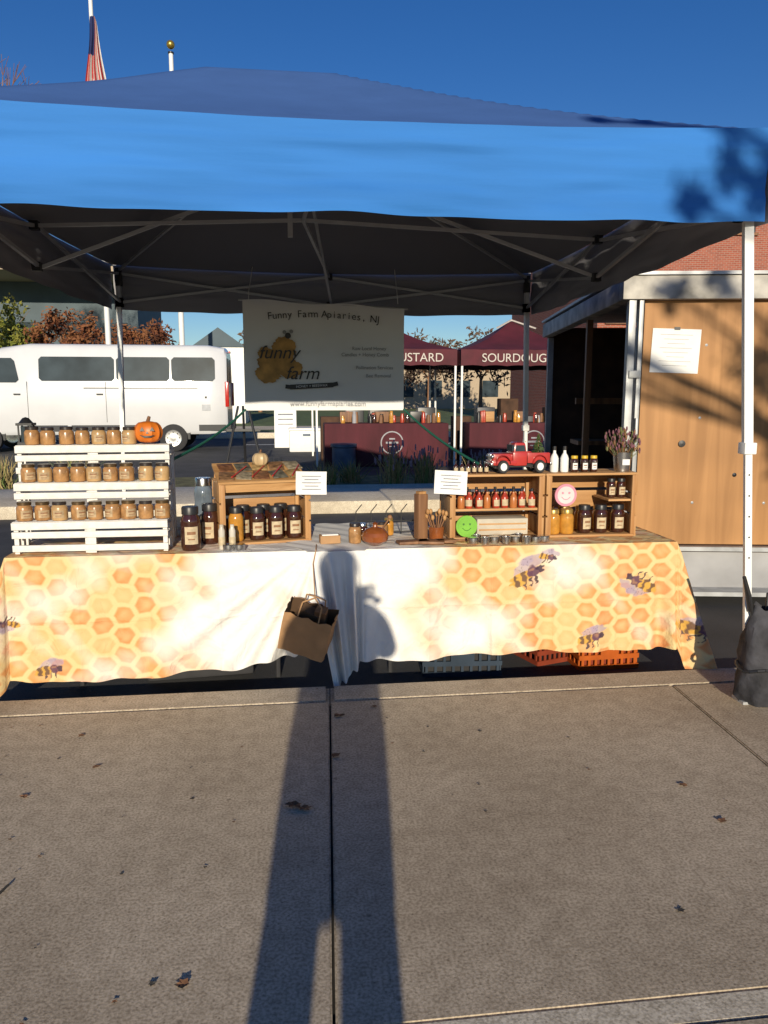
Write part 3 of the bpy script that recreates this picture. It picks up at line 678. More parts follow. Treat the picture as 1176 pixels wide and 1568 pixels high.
M_green=mat('green_card',(.16,.42,.03),.5,var=.15); M_pink=mat('pink_card',(.62,.24,.32),.5); M_pinkw=mat('pale_pink',(.72,.55,.55),.5); M_dgreen=mat('dark_green_ink',(.05,.16,.02),.6)
def disc_sign(name,x,y,z,r,m,ink,face):
    b=B(); b.lathe([(.0001,0),(r,0),(r,.008),(.0001,.008)],(0,0,0),m,32,rot=(90,0,0)); 
    b.lathe([(.0001,0),(r*.78,0),(r*.78,.002),(.0001,.002)],(0,-.008,0),face,28,rot=(90,0,0))
    for sx in (-1,1): b.lathe([(.0001,0),(r*.10,0),(r*.10,.002),(.0001,.002)],(sx*r*.3,-.010,r*.2),ink,12,rot=(90,0,0))
    b.path([(-r*.4,-.011,-r*.15),(-r*.2,-.011,-r*.34),(0,-.011,-r*.4),(r*.2,-.011,-r*.34),(r*.4,-.011,-r*.15)],r*.03,ink,6)
    b.make(name,None,(x,y,z))
disc_sign('smiley_sign',.885,3.775,.70,.055,M_green,M_dgreen,M_green); disc_sign('round_sign',1.405,3.785,.85,.058,M_pink,M_pink,M_pinkw)
for x in (1.365,1.44): inst(J_amb,'honey_jar',(x,3.85,ZT+.014))
for x in (1.54,1.63,1.725): inst(J_dark,'mason_jar',(x,3.86,ZT+.014),random.uniform(-.3,.3),.9)
for x in (1.37,1.46,1.56,1.66): inst(J_amb,'honey_jar',(x,3.95,ZT+.014))
b=B(); b.box((0,0,0),(.125,.20,.010),M_crate); b.make('small_shelf',None,(1.712,3.91,.815)); 
for x in (1.69,1.745): inst(J_dark,'mason_jar',(x,3.88,.8205),0,.62)
zt=ZT+.337
Bt_tiny=bottle(.012,.065,M_honeyd,M_black,M_label)
for i in range(6): inst(Bt_tiny,'dropper_bottle',(.845+i*.032,3.86,zt))
tr=empty('toy_pickup_truck',(1.025,3.87,zt),rad(4)); tr.scale=(1.04,1.04,1.18); b=B()
b.box((.055,0,.066),(.11,.085,.040),M_redpaint,bev=.014)
b.box((.060,0,.045),(.13,.11,.022),M_redpaint,bev=.009)
b.box((.140,0,.062),(.075,.105,.062),M_redpaint,bev=.010)
b.box((.142,0,.108),(.072,.096,.050),M_redpaint,bev=.012,taper=(.78,.84))
b.box((.142,0,.108),(.052,.099,.026),M_glass,taper=(.82,.9)); b.box((.113,0,.108),(.022,.078,.026),M_glass)
for y in (-.05,.05): b.box((.235,y,.066),(.115,.007,.045),M_redpaint,bev=.003)
b.box((.292,0,.064),(.007,.105,.045),M_redpaint,bev=.003); b.box((.235,0,.046),(.115,.1,.008),M_black); b.box((.15,0,.032),(.27,.07,.014),M_black)
for x in (.050,.240):
    for y in (-.055,.055):
        b.lathe([(.034,-.014),(.038,-.007),(.038,.007),(.034,.014)],(x,y,.042),M_redpaint,18,a0=0,a1=180,rot=(90,0,0))
        b.lathe([(.0001,-.011),(.026,-.011),(.029,-.006),(.029,.006),(.026,.011),(.0001,.011)],(x,y*1.05,.029),M_rubber,20,rot=(90,0,0))
        b.lathe([(.0001,-.013),(.016,-.012),(.018,-.010)],(x,y*1.05,.029),M_white,16,rot=(90,0,0)); b.lathe([(.018,.010),(.016,.012),(.0001,.013)],(x,y*1.05,.029),M_white,16,rot=(90,0,0))
b.box((-.005,0,.04),(.012,.115,.012),M_chrome,bev=.003); b.box((-.001,0,.068),(.006,.05,.028),M_chrome,bev=.002); b.box((.302,0,.04),(.010,.11,.012),M_chrome,bev=.003)
for y in (-.035,.035): b.sphere((.002,y,.072),.010,M_chrome,12)
b.make('body_and_wheels',tr)
b=B(); 
for k in range(190):
    t=random.random(); z=.02+.12*t; r=.040*(1-t)+.004; a=random.uniform(0,6.28); b.tube((0,0,z),(r*math.cos(a),r*math.sin(a),z-.004),.0024,.0012,M_leafg,3)
b.tube((0,0,0),(0,0,.14),.003,.002,M_brownwood); b.make('bottle_brush_tree',None,(1.285,3.88,zt+.060))
Bt_w=bottle(.022,.135,M_white,M_black,None); 
for x in (1.37,1.425): inst(Bt_w,'lotion_bottle',(x,3.87,zt))
J_y=jar(.020,.085,M_honeyd,mat('yellow_lid',(.6,.38,.02),.4),M_paper)
for x in (1.475,1.53,1.58): inst(J_y,'spice_jar',(x,3.86,zt))
b=B(); b.lathe([(.0001,0),(.040,0),(.050,.10),(.053,.103),(.046,.10),(.037,.006),(.0001,.006)],(0,0,0),M_chrome,24); b.box((0,-.049,.05),(.04,.003,.03),M_paper)
M_lav=mat('dried_flowers',(.17,.07,.09),.9,var=.5,scale=60); M_stem=mat('dry_stems',(.12,.13,.05),.9,var=.4)
for k in range(130):
    a=random.uniform(0,6.28); r=random.uniform(.01,.10); h=random.uniform(.13,.23)-r*.3; q=(r*math.cos(a),r*.7*math.sin(a),h)
    b.tube((r*.3*math.cos(a),r*.3*math.sin(a),.06),q,.002,.0012,random.choice([M_stem,M_brownwood]),3); b.sphere(q,random.uniform(.004,.007),random.choice([M_lav,M_stem,M_lav,M_brownwood]),6,sc=(1,1,2.2))
b.make('flower_bucket',None,(1.745,3.88,zt))

# ------------------------------------------------------------ banner and rope
ban=empty('hanging_banner',(.274,5.85,0)); Wb=1.19; 
M_ban=mat('vinyl_banner',(.66,.66,.66),.5,var=.03,scale=3)
vs=[];fs=[];nx,nz=60,40
for j in range(nz+1):
    for i in range(nx+1):
        s=i/nx;t=j/nz; x=(s-.5)*Wb; z=1.245+.80*t-(.045*s if t>.5 else .0)*((t-.5)*2 if t>.5 else 0)+.01*math.sin(s*12)*t
        vs.append((x,.008*math.sin(s*9+t*2)+.005*math.sin(t*11),z))
for j in range(nz):
    for i in range(nx): a=j*(nx+1)+i; fs.append((a,a+1,a+nx+2,a+nx+1))
B().add(vs,fs,M_ban).make('sheet',ban)
M_txt=mat('banner_ink',(.03,.03,.03),.6); M_logo=mat('banner_yellow',(.42,.22,.05),.6,var=.4,scale=14); M_gtxt=mat('banner_grey_ink',(.24,.24,.24),.6)
yt=-.019
for i,ch in enumerate('Funny Farm Apiaries, NJ'):
    s=(i-11)/11; text(ch,'title_letter_%d'%(i+1),(s*.40,yt,1.945-.018*s*s*1.5-.01*s),.072,M_txt,ban,rot=(90,s*6,0))
b=B()
for (cx,cz,r,ex) in ((-.36,1.60,.10,1.3),(-.30,1.70,.085,1),(-.42,1.52,.075,1.2),(-.26,1.55,.07,1.3),(-.44,1.66,.05,1)):
    n=40; pts=[(cx+ex*r*(1+.12*math.sin(3*k)+.06*math.sin(7*k))*math.cos(2*math.pi*k/n),yt+.001-.0004*r*50,cz+r*(1+.08*math.sin(5*k))*math.sin(2*math.pi*k/n)) for k in range(n)]
    b.add(pts,[tuple(range(n))],M_logo)
b.make('logo_splash',ban)
text('funny','logo_word',(-.34,yt-.008,1.665),.135,M_txt,ban,shear=.3); text('farm','logo_word_two',(-.17,yt-.008,1.515),.135,M_txt,ban,shear=.3)
b=B(); b.box((-.10,yt-.004,1.425),(.32,.003,.035),M_txt,rot=(0,-3,0)); b.box((-.27,yt-.003,1.418),(.05,.003,.03),M_txt,rot=(0,8,0)); b.box((.07,yt-.003,1.438),(.05,.003,.03),M_txt,rot=(0,-14,0))
b.lathe([(.0001,0),(.022,0),(.022,.002),(.0001,.002)],(-.27,yt-.003,1.79),M_txt,14,rot=(90,0,0)); b.lathe([(.0001,0),(.014,0),(.014,.002),(.0001,.002)],(-.245,yt-.003,1.82),M_gtxt,14,rot=(90,0,0)); b.lathe([(.0001,0),(.014,0),(.014,.002),(.0001,.002)],(-.295,yt-.003,1.815),M_gtxt,14,rot=(90,0,0))
b.make('logo_ribbon_and_bee',ban)
text('HONEY + BEESWAX','ribbon_words',(-.10,yt-.008,1.425),.026,M_ban,ban,rot=(90,-3,0))
for k,(s,z,x) in enumerate([('Raw Local Honey',1.70,.33),('Candles + Honey Comb',1.655,.30),('Pollination Services',1.56,.37),('Bee Removal',1.50,.40)]): text(s,'info_line_%d'%(k+1),(x,yt-.004,z),.036,M_gtxt,ban)
text('www.funnyfarmapiaries.com','web_line',(.02,yt-.004,1.295),.050,M_faint,ban)
b=B(); b.tube((-Wb/2-.03,.01,2.045),(Wb/2+.03,.01,1.995),.008,.008,M_alu)
for x in (-.55,.55): b.path([(x,.01,2.03),(x,.05,2.10)],.003,M_white,6); b.path([(x,.05,2.10),(x+.02,.35,2.33)],.003,M_white,6)
b.make('rod_and_ties',ban)
M_rope=mat('green_rope',(.01,.16,.10),.7)
def rope(p,q,sag):
    p=Vector(p);q=Vector(q); pts=[p.lerp(q,t/14)-Vector((0,0,sag*4*(t/14)*(1-t/14))) for t in range(15)]; b=B(); b.path(pts,.008,M_rope,6); b.make('rope')
rope((-.32,5.84,1.25),(-.60,4.10,1.03),.03); rope((.87,5.84,1.25),(1.03,4.03,.98),.03)

# ------------------------------------------------------------ market shed at right
ang=rad(-9.7)
shd=empty('market_shed',(2.33,5.2,0),ang)
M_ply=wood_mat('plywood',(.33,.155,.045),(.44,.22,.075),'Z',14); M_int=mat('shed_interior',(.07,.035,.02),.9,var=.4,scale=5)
M_steel=mat('galvanised_steel',(.38,.39,.40),.5,.4,var=.25,scale=8); M_base=mat('grey_metal_base',(.30,.30,.31),.6,var=.2,scale=3); M_beam=mat('mottled_white_beam',(.42,.40,.36),.7,var=.45,scale=6)  # beam colour is off-white mottled with random darker patches
WF,DS=4.2,3.4; Z0,Z1=.30,2.00
b=B(); b.box((.12+1.22/2,.03,(Z0+Z1)/2),(1.22,.03,Z1-Z0),M_ply); b.box((.12+1.225+1.22/2,.03,(Z0+Z1)/2),(1.22,.03,Z1-Z0),M_ply); b.box((2.58+.77,.03,(Z0+Z1)/2),(1.53,.03,Z1-Z0),M_ply)
for x in (.5,1.0,1.3): 
    for z in (.6,1.2,1.7): b.lathe([(.0001,0),(.010,0),(.0001,.004)],(x+.03*z,.014,z),M_steel,8,rot=(90,0,0))
b.lathe([(.0001,0),(.022,0),(.024,.010),(.0001,.012)],(.42,.012,1.02),M_black,12,rot=(90,0,0)); b.lathe([(.0001,0),(.015,0),(.0001,.006)],(.80,.012,.80),M_black,12,rot=(90,0,0))
b.make('front_wall',shd)
b=B()
for x,w_s in ((.025,.05),(.085,.03)): b.box((x,.0,(Z0+Z1)/2+.0),(w_s,.07,Z1-Z0+.0),M_steel,bev=.004)
b.box((.055,-.045,1.50),(.08,.02,.05),M_steel,bev=.004); b.box((.055,-.05,.75),(.08,.02,.05),M_steel,bev=.004); b.box((.08,-.055,1.1),(.018,.03,.20),M_steel,bev=.004)
b.box((.03,DS-.03,1.16),(.06,.06,1.66),M_steel); b.make('corner_posts',shd)
b=B(); b.box((WF/2,.0,2.08),(WF+.1,.12,.155),M_beam,bev=.006); b.box((-.0,DS/2+.06,2.07),(.10,DS-.02,.14),M_beam,bev=.006)
b.make('roof_beams',shd)
b=B(); b.box((WF/2,DS/2,2.172),(WF+.12,DS+.16,.022),M_steel); b.make('roof',shd)
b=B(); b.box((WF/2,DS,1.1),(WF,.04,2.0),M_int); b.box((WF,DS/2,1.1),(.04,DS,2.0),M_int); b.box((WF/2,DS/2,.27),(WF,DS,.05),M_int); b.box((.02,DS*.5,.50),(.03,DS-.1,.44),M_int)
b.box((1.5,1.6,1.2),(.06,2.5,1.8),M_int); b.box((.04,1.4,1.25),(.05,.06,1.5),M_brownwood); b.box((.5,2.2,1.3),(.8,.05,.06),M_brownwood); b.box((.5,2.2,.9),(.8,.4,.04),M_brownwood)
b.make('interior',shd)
b=B(); b.box((WF/2+.1,.06,.13),(WF-.1,.10,.31),M_base,bev=.01); b.box((.05,DS/2+.1,.13),(.08,DS-.1,.31),M_base); b.box((WF/2,-.02,.275),(WF,.06,.03),M_steel)
b.box((WF/2,-.06,-.03),(WF,.16,.03),M_steel)
for x in (.5,1.7,3.2): b.box((x,.3,-.08),(.2,.3,.09),M_rubber)
b.make('base',shd)
b=B(); b.box((0,0,0),(.33,.003,.30),M_paper)
for k in range(8): b.box((0,-.0025,.11-k*.03),(.22-.05*(k%3),.001,.003),M_faint)
b.box((0,-.003,.152),(.04,.002,.02),M_black)
o=b.make('notice_paper',shd,(.34,.010,1.66)); o.rotation_euler[1]=rad(2)

# ------------------------------------------------------------ van
van=empty('white_van',(-1.62,21.0,-.12))
M_van=mat('white_car_paint',(.64,.65,.67),.25,var=.04,scale=1.5,coat=.4); M_trim=mat('van_black_trim',(.03,.032,.035),.6)
sec=[(0,.62,1.55,2.62,.93,.80),(-.06,.50,1.55,2.72,.98,.84),(-.5,.45,1.6,2.79,1.0,.86),(-5.0,.45,1.6,2.80,1.0,.86),(-5.7,.45,1.6,2.70,1.0,.84),(-6.4,.45,1.55,2.15,1.0,.80),(-6.95,.45,1.38,1.58,.98,.80),(-7.5,.5,1.15,1.28,.92,.75),(-7.7,.6,.95,1.05,.80,.65)]
def ring(s):
    x,zb,zm,zt,w1,w2=s; r=.12*min(1,(zt-zm))
    h=[(0,zb),(w1*.93,zb),(w1,zb+.10),(w1,zm-.3),(w1+.0,zm),(w2+.02,zt-r*1.4),(w2-.03,zt-r*.6),(w2-.10,zt-r*.15),(w2-.25,zt),(0,zt+.03)]
    pts=[(x,-y+1.0,z) for y,z in h]+[(x,y+1.0,z) for y,z in reversed(h[1:-1])]
    return pts
vs=[];fs=[];k=len(ring(sec[0]))
for s in sec: vs+=ring(s)
for i in range(len(sec)-1):
    for j in range(k): fs.append((i*k+j,i*k+(j+1)%k,(i+1)*k+(j+1)%k,(i+1)*k+j))
fs.append(tuple(range(k))); fs.append(tuple(range((len(sec)-1)*k,len(sec)*k))[::-1])
b=B().add(vs,fs,M_van); o=b.make('body',van); 
def sidey(z,w1=1.0,w2=.88,zm=1.6,zt=2.622): 
    t=max(0,(z-zm)/(zt-zm)); return 1.0-(w1+(w2-w1)*t)-.012
b=B()
def win(x0,x1,z0,z1,m=M_glass,sl=0):
    c=.07
    P=[(x0+c,z0),(x1-c,z0),(x1,z0+c),(x1-sl,z1-c),(x1-sl-c,z1),(x0+sl+c,z1),(x0+sl,z1-c),(x0,z0+c)]
    b.add([(x,sidey(z),z) for x,z in P],[tuple(range(8))],m)
win(-1.42,-.30,1.84,2.46);win(-2.82,-1.47,1.84,2.46);win(-4.75,-2.87,1.84,2.46);win(-6.35,-5.25,1.80,2.42,sl=.10)
b.quad((.012,.22,1.80),(.012,.90,1.80),(.004,.88,2.45),(.004,.26,2.45),M_glass); b.quad((.012,1.1,1.80),(.012,1.78,1.80),(.004,1.74,2.45),(.004,1.12,2.45),M_glass)
b.quad((-5.85,.25,2.58),(-5.85,1.75,2.58),(-6.55,1.8,1.96),(-6.55,.2,1.96),M_glass)
b.make('windows',van)
b=B(); b.box((-2.9,.0-.006,.62),(2.2,.02,.16),M_trim,bev=.004); b.box((-4.6,.0-.006,.62),(1.0,.02,.16),M_trim); b.box((-.4,-.006,.62),(.7,.02,.16),M_trim); b.box((.03,1.0,.62),(.12,1.9,.20),M_trim,bev=.03); b.box((-7.6,1.0,.62),(.3,1.75,.25),M_trim,bev=.04)
for x in (-5.05,-3.1,-6.5): b.box((x,-.006,1.3),(.010,.004,1.05),M_trim)
b.box((-2.2,-.012,1.66),(2.9,.012,.022),M_trim); b.box((-5.3,-.02,1.5),(.16,.03,.035),M_trim); b.box((-3.25,-.02,1.5),(.16,.03,.035),M_trim); b.box((-6.25,-.16,1.85),(.10,.22,.30),M_trim,bev=.03)
b.box((-.55,-.012,1.15),(.22,.004,.16),mat('van_badge',(.35,.37,.40),.4)); b.box((-.55,-.012,1.42),(.05,.004,.05),M_trim)
b.make('trim',van)
b=B(); M_tl=mat('tail_light',(.45,.015,.01),.2,coat=.6)
for y in (.03,1.97): b.box((.0,y+.02*(1 if y<1 else -1),1.50),(.10,.10,.66),M_tl,bev=.02)
b.box((.035,1.0,2.64),(.04,.3,.05),M_tl); b.make('tail_lights',van)
b=B()
for x in (-1.42,-6.1):
    for y in (.06,1.94):
        b.lathe([(.0001,-.02),(.42,-.02),(.44,0)],(x,y-.03 if y<1 else y+.03,.40),M_trim,28,a0=-12,a1=192,rot=(90,0,0))
        b.lathe([(.0001,-.11),(.30,-.11),(.36,-.09),(.36,.09),(.30,.11),(.0001,.11)],(x,y,.36),M_rubber,28,rot=(90,0,0))
        b.lathe([(.22,.118),(.20,.112),(.06,.13),(.0001,.13)],(x,y,.36),M_chrome,20,rot=(90,0,0))
        for q in range(8): a=q*math.pi/4; b.box((x+.15*math.cos(a),y-.126 if y<1 else y+.126,.36+.15*math.sin(a)),(.03,.01,.03),M_trim)
b.make('wheels',van)

# ------------------------------------------------------------ maroon market tents
M_mar=mat('maroon_canvas',(.085,.010,.018),.75,var=.25,scale=3,back=(.03,.008,.010)); M_cream=mat('cream_lettering',(.55,.50,.45),.7); M_mar2=mat('maroon_drape',(.075,.012,.018),.85,var=.3,scale=4,bump=.8,bscale=5,stretch=(1,1,.2))
def market_tent(cx,label,dx):
    e=empty('maroon_market_tent',(cx,16,-.12)); b=B(); w=1.48
    ap=(0,1.5,3.15); cs=[(-w,0,2.42),(w,0,2.42),(w,3,2.42),(-w,3,2.42)]
    for k in range(4):
        a,c=Vector(cs[k]),Vector(cs[(k+1)%4]); n=8; vs=[];
        for j in range(n+1):
            for i in range(n+1):
                t=j/n; p=a.lerp(c,i/n).lerp(Vector(ap),t); p.z-=.10*math.sin(math.pi*t); vs.append(tuple(p))
        b.add(vs,[(j*(n+1)+i,j*(n+1)+i+1,(j+1)*(n+1)+i+1,(j+1)*(n+1)+i) for j in range(n) for i in range(n)],M_mar)
        vs=[];n=24
        d=(c-a).normalized(); out=Vector((d.y,-d.x,0))
        for i in range(n+1):
            p=a.lerp(c,i/n)+out*.01*math.sin(i*1.3); vs+= [tuple(p),(p.x,p.y,2.42-.34+.02*abs(math.sin(i*math.pi/4)))]
        b.add(vs,[(2*i,2*i+1,2*i+3,2*i+2) for i in range(n)],M_mar)
    for x,y in ((-w+.03,.03),(w-.03,.03),(w-.03,2.97),(-w+.03,2.97)): b.bar((x,y,0),(x,y,2.42),.04,M_white)
    for s_ in (-1,1): b.bar((0,1.46,3.165),(s_*w*.30,1.04,2.95),.03,M_cream)
    b.make('canvas_and_legs',e)
    text(label,'lettering',(dx,-.03,2.24),.25,M_cream,e,ext=.001); 
    b=B(); b.box((0,.25,.45),(2.6,.7,.90),M_mar2,bev=.03); b.lathe([(.0001,0),(.24,0),(.24,.004),(.0001,.004)],(.1,-.102,.5),M_faint,28,rot=(90,0,0)); b.lathe([(.0001,0),(.215,0),(.215,.004),(.0001,.004)],(.1,-.108,.5),M_mar2,28,rot=(90,0,0))
    b.box((.1,-.114,.5),(.26,.006,.04),M_faint); b.box((.1,-.114,.42),(.16,.006,.02),M_faint);b.box((.1,-.114,.58),(.12,.006,.03),M_faint)
    b.make('draped_counter',e)
    b=B()
    for k in range(26):
        x=random.uniform(-1.2,1.2); y=random.uniform(0,.5); sc_=random.uniform(.7,1.5); b.lathe([(.0001,0),(.045,0),(.045,.11*sc_),(.035,.14*sc_),(.035,.17*sc_),(.0001,.17*sc_)],(x,y,.90),random.choice([M_amber,M_honeyd,M_black,M_brownwood,M_faint,M_red]),10)
    for k in range(5): b.box((-1.1+k*.55,1.6,.5+.1*(k%3)),(.42,.35,1.0+.2*(k%3)),random.choice([M_black,M_dkst,M_int]),bev=.02)
    for k in range(3): b.box((-.8+k*.75,.45,1.02),(.30,.22,.22),random.choice([M_crate,M_brownwood,M_black]),bev=.01)
    b.make('goods',e)
market_tent(2.02,'MUSTARD',.62); market_tent(5.06,'SOURDOUGH',-.25)
M_blu=mat('blue_plastic',(.07,.10,.15),.4,var=.3,scale=5)
b=B(); b.lathe([(.0001,0),(.24,0),(.26,.05),(.26,.75),(.22,.8),(.0001,.8)],(0,0,0),M_white,24); b.lathe([(.262,.3),(.262,.36)],(0,0,0),M_blu,24); b.make('white_barrel',None,(1.25,17.4,-.12))
b=B(); b.lathe([(.0001,0),(.22,0),(.24,.05),(.24,.42),(.27,.44),(.27,.50),(.0001,.52)],(0,0,0),M_blu,24); b.make('blue_bin',None,(1.1,15.7,-.12))
b=B(); b.box((0,0,.28),(.9,.5,.56),M_white,bev=.04); b.box((0,0,.59),(.94,.54,.07),M_white,bev=.03); b.box((0,-.255,.45),(.2,.03,.06),M_blu); b.make('cooler_box',None,(.45,20.5,-.12))
b=B(); b.box((0,0,.6),(.62,.03,1.2),M_white,rot=(-10,0,0),bev=.01); b.box((0,.36,.6),(.62,.03,1.2),M_white,rot=(14,0,0),bev=.01)
for k in range(4): b.box((0,-.02+.0,.95-k*.14),(.42,.012,.03),M_faint,rot=(-10,0,0))
b.make('sandwich_board',None,(-.1,22,-.12))
b=B()
for x in (-.25,.25): b.tube((x*1.5,-.2,0),(x*.4,0,1.25),.03,.025,M_black)
b.tube((0,.35,0),(0,0,1.25),.03,.025,M_black); b.box((0,-.05,.75),(.7,.05,.05),M_black); b.make('easel',None,(-.95,16.5,-.12))

# ------------------------------------------------------------ planting bed plants
M_dryg=mat('dry_ornamental_grass',(.32,.25,.11),.9,var=.4,scale=30); M_gr2=mat('green_blades',(.13,.19,.05),.9,var=.4,scale=30); M_purp=mat('lavender_flowers',(.22,.17,.22),.9,var=.4,scale=30)
def tuft(name,x,y,h,n,sp,tips):
    b=B()
    for k in range(n):
        a=random.uniform(0,6.28); r=abs(random.gauss(0,sp)); hh=h*random.uniform(.5,1.05); bx,by=random.gauss(0,sp*.4),random.gauss(0,sp*.4)
        px,py=bx+r*math.cos(a),by+r*math.sin(a); w=.007
        b.add([(bx-w,by,0),(bx+w,by,0),((bx+px)/2+w*.7,(by+py)/2,hh*.6),(px,py,hh),((bx+px)/2-w*.7,(by+py)/2,hh*.6)],[(0,1,2,4),(4,2,3)],random.choice([M_dryg,M_gr2,M_dryg]))
        if tips and k%3==0: b.add([(px-.012,py,hh-.07),(px+.012,py,hh-.07),(px+.01,py,hh+.02),(px-.01,py,hh+.02)],[(0,1,2,3)],M_purp)
    b.make(name,None,(x,y,-.03))
for x,y,h in ((.55,11.9,.40),(.95,12.3,.38),(1.6,11.8,.66),(2.1,11.9,.60),(-.1,12.4,.4),(-3.2,12.0,.5),(-4.3,12.2,.5),(3.1,12,.5),(4.2,12.2,.6)): tuft('ornamental_grass',x,y,h,130,.19,x>1.3)

# ------------------------------------------------------------ trees
def tree(name,base,h,blobs,mats,n,ls,trunk_r=.15,bark=M_brownwood,twigs=4,pw=2):
    e=empty(name,base); b=B(); top=Vector((0,0,h*.45)); b.tube((0,0,0),top,trunk_r,trunk_r*.6,bark,10)
    for (c,r) in blobs:
        c=Vector(c); m=top.lerp(c,.5)+Vector((random.uniform(-.2,.2),random.uniform(-.2,.2),.1)); b.tube(top-Vector((0,0,.2)),m,trunk_r*.5,trunk_r*.3,bark,7); b.tube(m,c,trunk_r*.3,trunk_r*.12,bark,6)
        for k in range(twigs):
            d=Vector([random.gauss(0,1) for _ in range(3)]).normalized()*r*.95; b.tube(m.lerp(c,random.random()),c+d,trunk_r*.10,trunk_r*.03,bark,5)
    b.make('trunk_and_limbs',e)
    b=B(); tot=sum(r**pw for _,r in blobs)
    for (c,r) in blobs:
        k=int(n*r**pw/tot); sub=[(Vector(c)+Vector([random.gauss(0,1) for _ in range(3)]).normalized()*r*random.uniform(.3,.95)) for _ in range(max(5,int(9*r)))]
        for q in range(k):
            s=random.choice(sub); p=s+Vector([random.gauss(0,.24*r) for _ in range(3)])
            u=Vector([random.gauss(0,1) for _ in range(3)]).normalized(); v=u.orthogonal().normalized(); l=ls*random.uniform(.6,1.3)
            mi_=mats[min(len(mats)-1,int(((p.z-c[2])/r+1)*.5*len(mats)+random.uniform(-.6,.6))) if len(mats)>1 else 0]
            b.add([p-u*l,p+v*l*.45,p+u*l,p-v*l*.45],[(0,1,2,3)],mi_)
    b.make('leaves',e); return e
def lm(nm,c): return mat(nm,c,.8,var=.35,scale=2)
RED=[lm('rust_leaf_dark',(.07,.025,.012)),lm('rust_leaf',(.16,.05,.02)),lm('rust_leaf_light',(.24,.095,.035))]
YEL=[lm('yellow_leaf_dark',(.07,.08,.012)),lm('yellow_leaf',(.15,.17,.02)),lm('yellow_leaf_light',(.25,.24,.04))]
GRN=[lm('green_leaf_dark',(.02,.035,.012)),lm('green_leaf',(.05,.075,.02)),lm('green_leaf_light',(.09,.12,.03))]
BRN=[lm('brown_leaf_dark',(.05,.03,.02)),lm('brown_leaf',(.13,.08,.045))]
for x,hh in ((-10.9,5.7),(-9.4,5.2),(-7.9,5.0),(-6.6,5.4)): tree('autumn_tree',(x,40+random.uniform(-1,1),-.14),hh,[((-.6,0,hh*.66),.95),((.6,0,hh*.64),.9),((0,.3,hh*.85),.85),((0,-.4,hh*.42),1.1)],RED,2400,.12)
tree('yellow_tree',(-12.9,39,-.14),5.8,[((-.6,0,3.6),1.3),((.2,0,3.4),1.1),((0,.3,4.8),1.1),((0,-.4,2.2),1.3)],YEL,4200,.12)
for x in (-2.5,13,17): tree('tree',(x,70+random.uniform(-4,4),-.14),7,[((-1.5,0,4.2),1.9),((1.5,0,4.4),1.8),((0,.3,5.8),1.7)],BRN,1600,.24,.2)
b=B()
for k in range(9000):
    x=random.uniform(-70,90); hz=3.2+1.6*math.sin(x*.21)+1.2*math.sin(x*.53+1); p=Vector((x,110+random.uniform(-4,4),random.uniform(0,max(1.2,hz)))); u=Vector([random.gauss(0,1) for _ in range(3)]).normalized(); v=u.orthogonal().normalized(); l=random.uniform(.4,.8)
    b.add([p-u*l,p+v*l*.5,p+u*l,p-v*l*.5],[(0,1,2,3)],random.choice(BRN+GRN[:2]))
b.make('distant_tree_line')
b=B(); random.seed(3)
def br(p,d,l,r,dep):
    q=p+d*l; b.tube(p,q,r,r*.65,M_brownwood,5)
    if dep:
        for k in range(3): 
            nd=(d+Vector([random.gauss(0,.36) for _ in range(3)])+Vector((0,0,.12))).normalized(); br(q,nd,l*.74,r*.6,dep-1)
br(Vector((0,0,0)),Vector((0,0,1)),4.2,.22,6); b.make('bare_tree',None,(-13.6,29,-.14))
random.seed(11)
tree('street_tree',(3.9,-5,0),6.5,[((.4,0,5.4),1.0),((-.7,.2,5.0),.75),((-1.40,0,4.12),.30),((-1.25,.1,3.62),.26),((-1.1,0,4.7),.34),((-2.70,0,4.34),.15),((-2.92,0,4.19),.09),((-2.52,0,4.33),.14),((-3.05,0,4.66),.07),((-3.25,0,4.69),.06),((-2.1,0,4.70),.12),((-1.75,0,4.72),.12)],GRN,4200,.042,.11,twigs=4,pw=1)

# ------------------------------------------------------------ buildings
bb=empty('brick_building',(12.2,30,-.14)); M_brick=brick_mat('red_brick')
b=B(); b.box((9,6,5.0),(18,12,10.0),M_brick); b.make('walls',bb)
b=B(); b.box((9,5.98,10.12),(18.4,12.4,.25),M_cream); b.make('coping',bb)
b=B()
for fl in (1.2,4.4,7.9):
    for x in (1.2,5.6,8.6,11.6,14.6):
        b.box((x,-.01,fl+.75),(1.6,.06,1.5),M_glass); b.box((x,-.04,fl-.06),(1.8,.16,.10),M_brownwood); b.box((x,-.04,fl+1.55),(1.8,.08,.10),M_brownwood); b.box((x,-.045,fl+.75),(.06,.05,1.5),M_trim); b.box((x,-.045,fl+.75),(1.6,.05,.06),M_trim)
b.make('windows',bb)
M_slate=mat('blue_grey_cladding',(.07,.10,.12),.7,var=.15,scale=.8); M_crm=mat('cream_stucco',(.42,.33,.23),.8,var=.1)
e=empty('flat_roofed_building',(-21,55,-.14)); b=B(); b.box((2.5,5,4.5),(17,10,9.0),M_slate); b.box((2.5,-.02,9.05),(17.3,10.3,.3),M_crm); b.make('walls',e); b=B()
for x in range(6): b.box((-4.5+x*2.8,-.03,5.6),(1.6,.1,1.4),M_glass); b.box((-4.5+x*2.8,-.03,2.4),(1.6,.1,1.4),M_glass)
b.make('windows',e)
e=empty('cream_building',(-28,75,-.14)); b=B(); b.box((4,5,6.8),(16,10,13.6),M_crm); b.box((4,5,13.75),(16.4,10.4,.3),M_slate); b.make('walls',e); b=B()
for x in range(6): b.box((-2.5+x*2.7,-.03,11.2),(1.5,.1,1.5),M_glass)
b.make('windows',e)
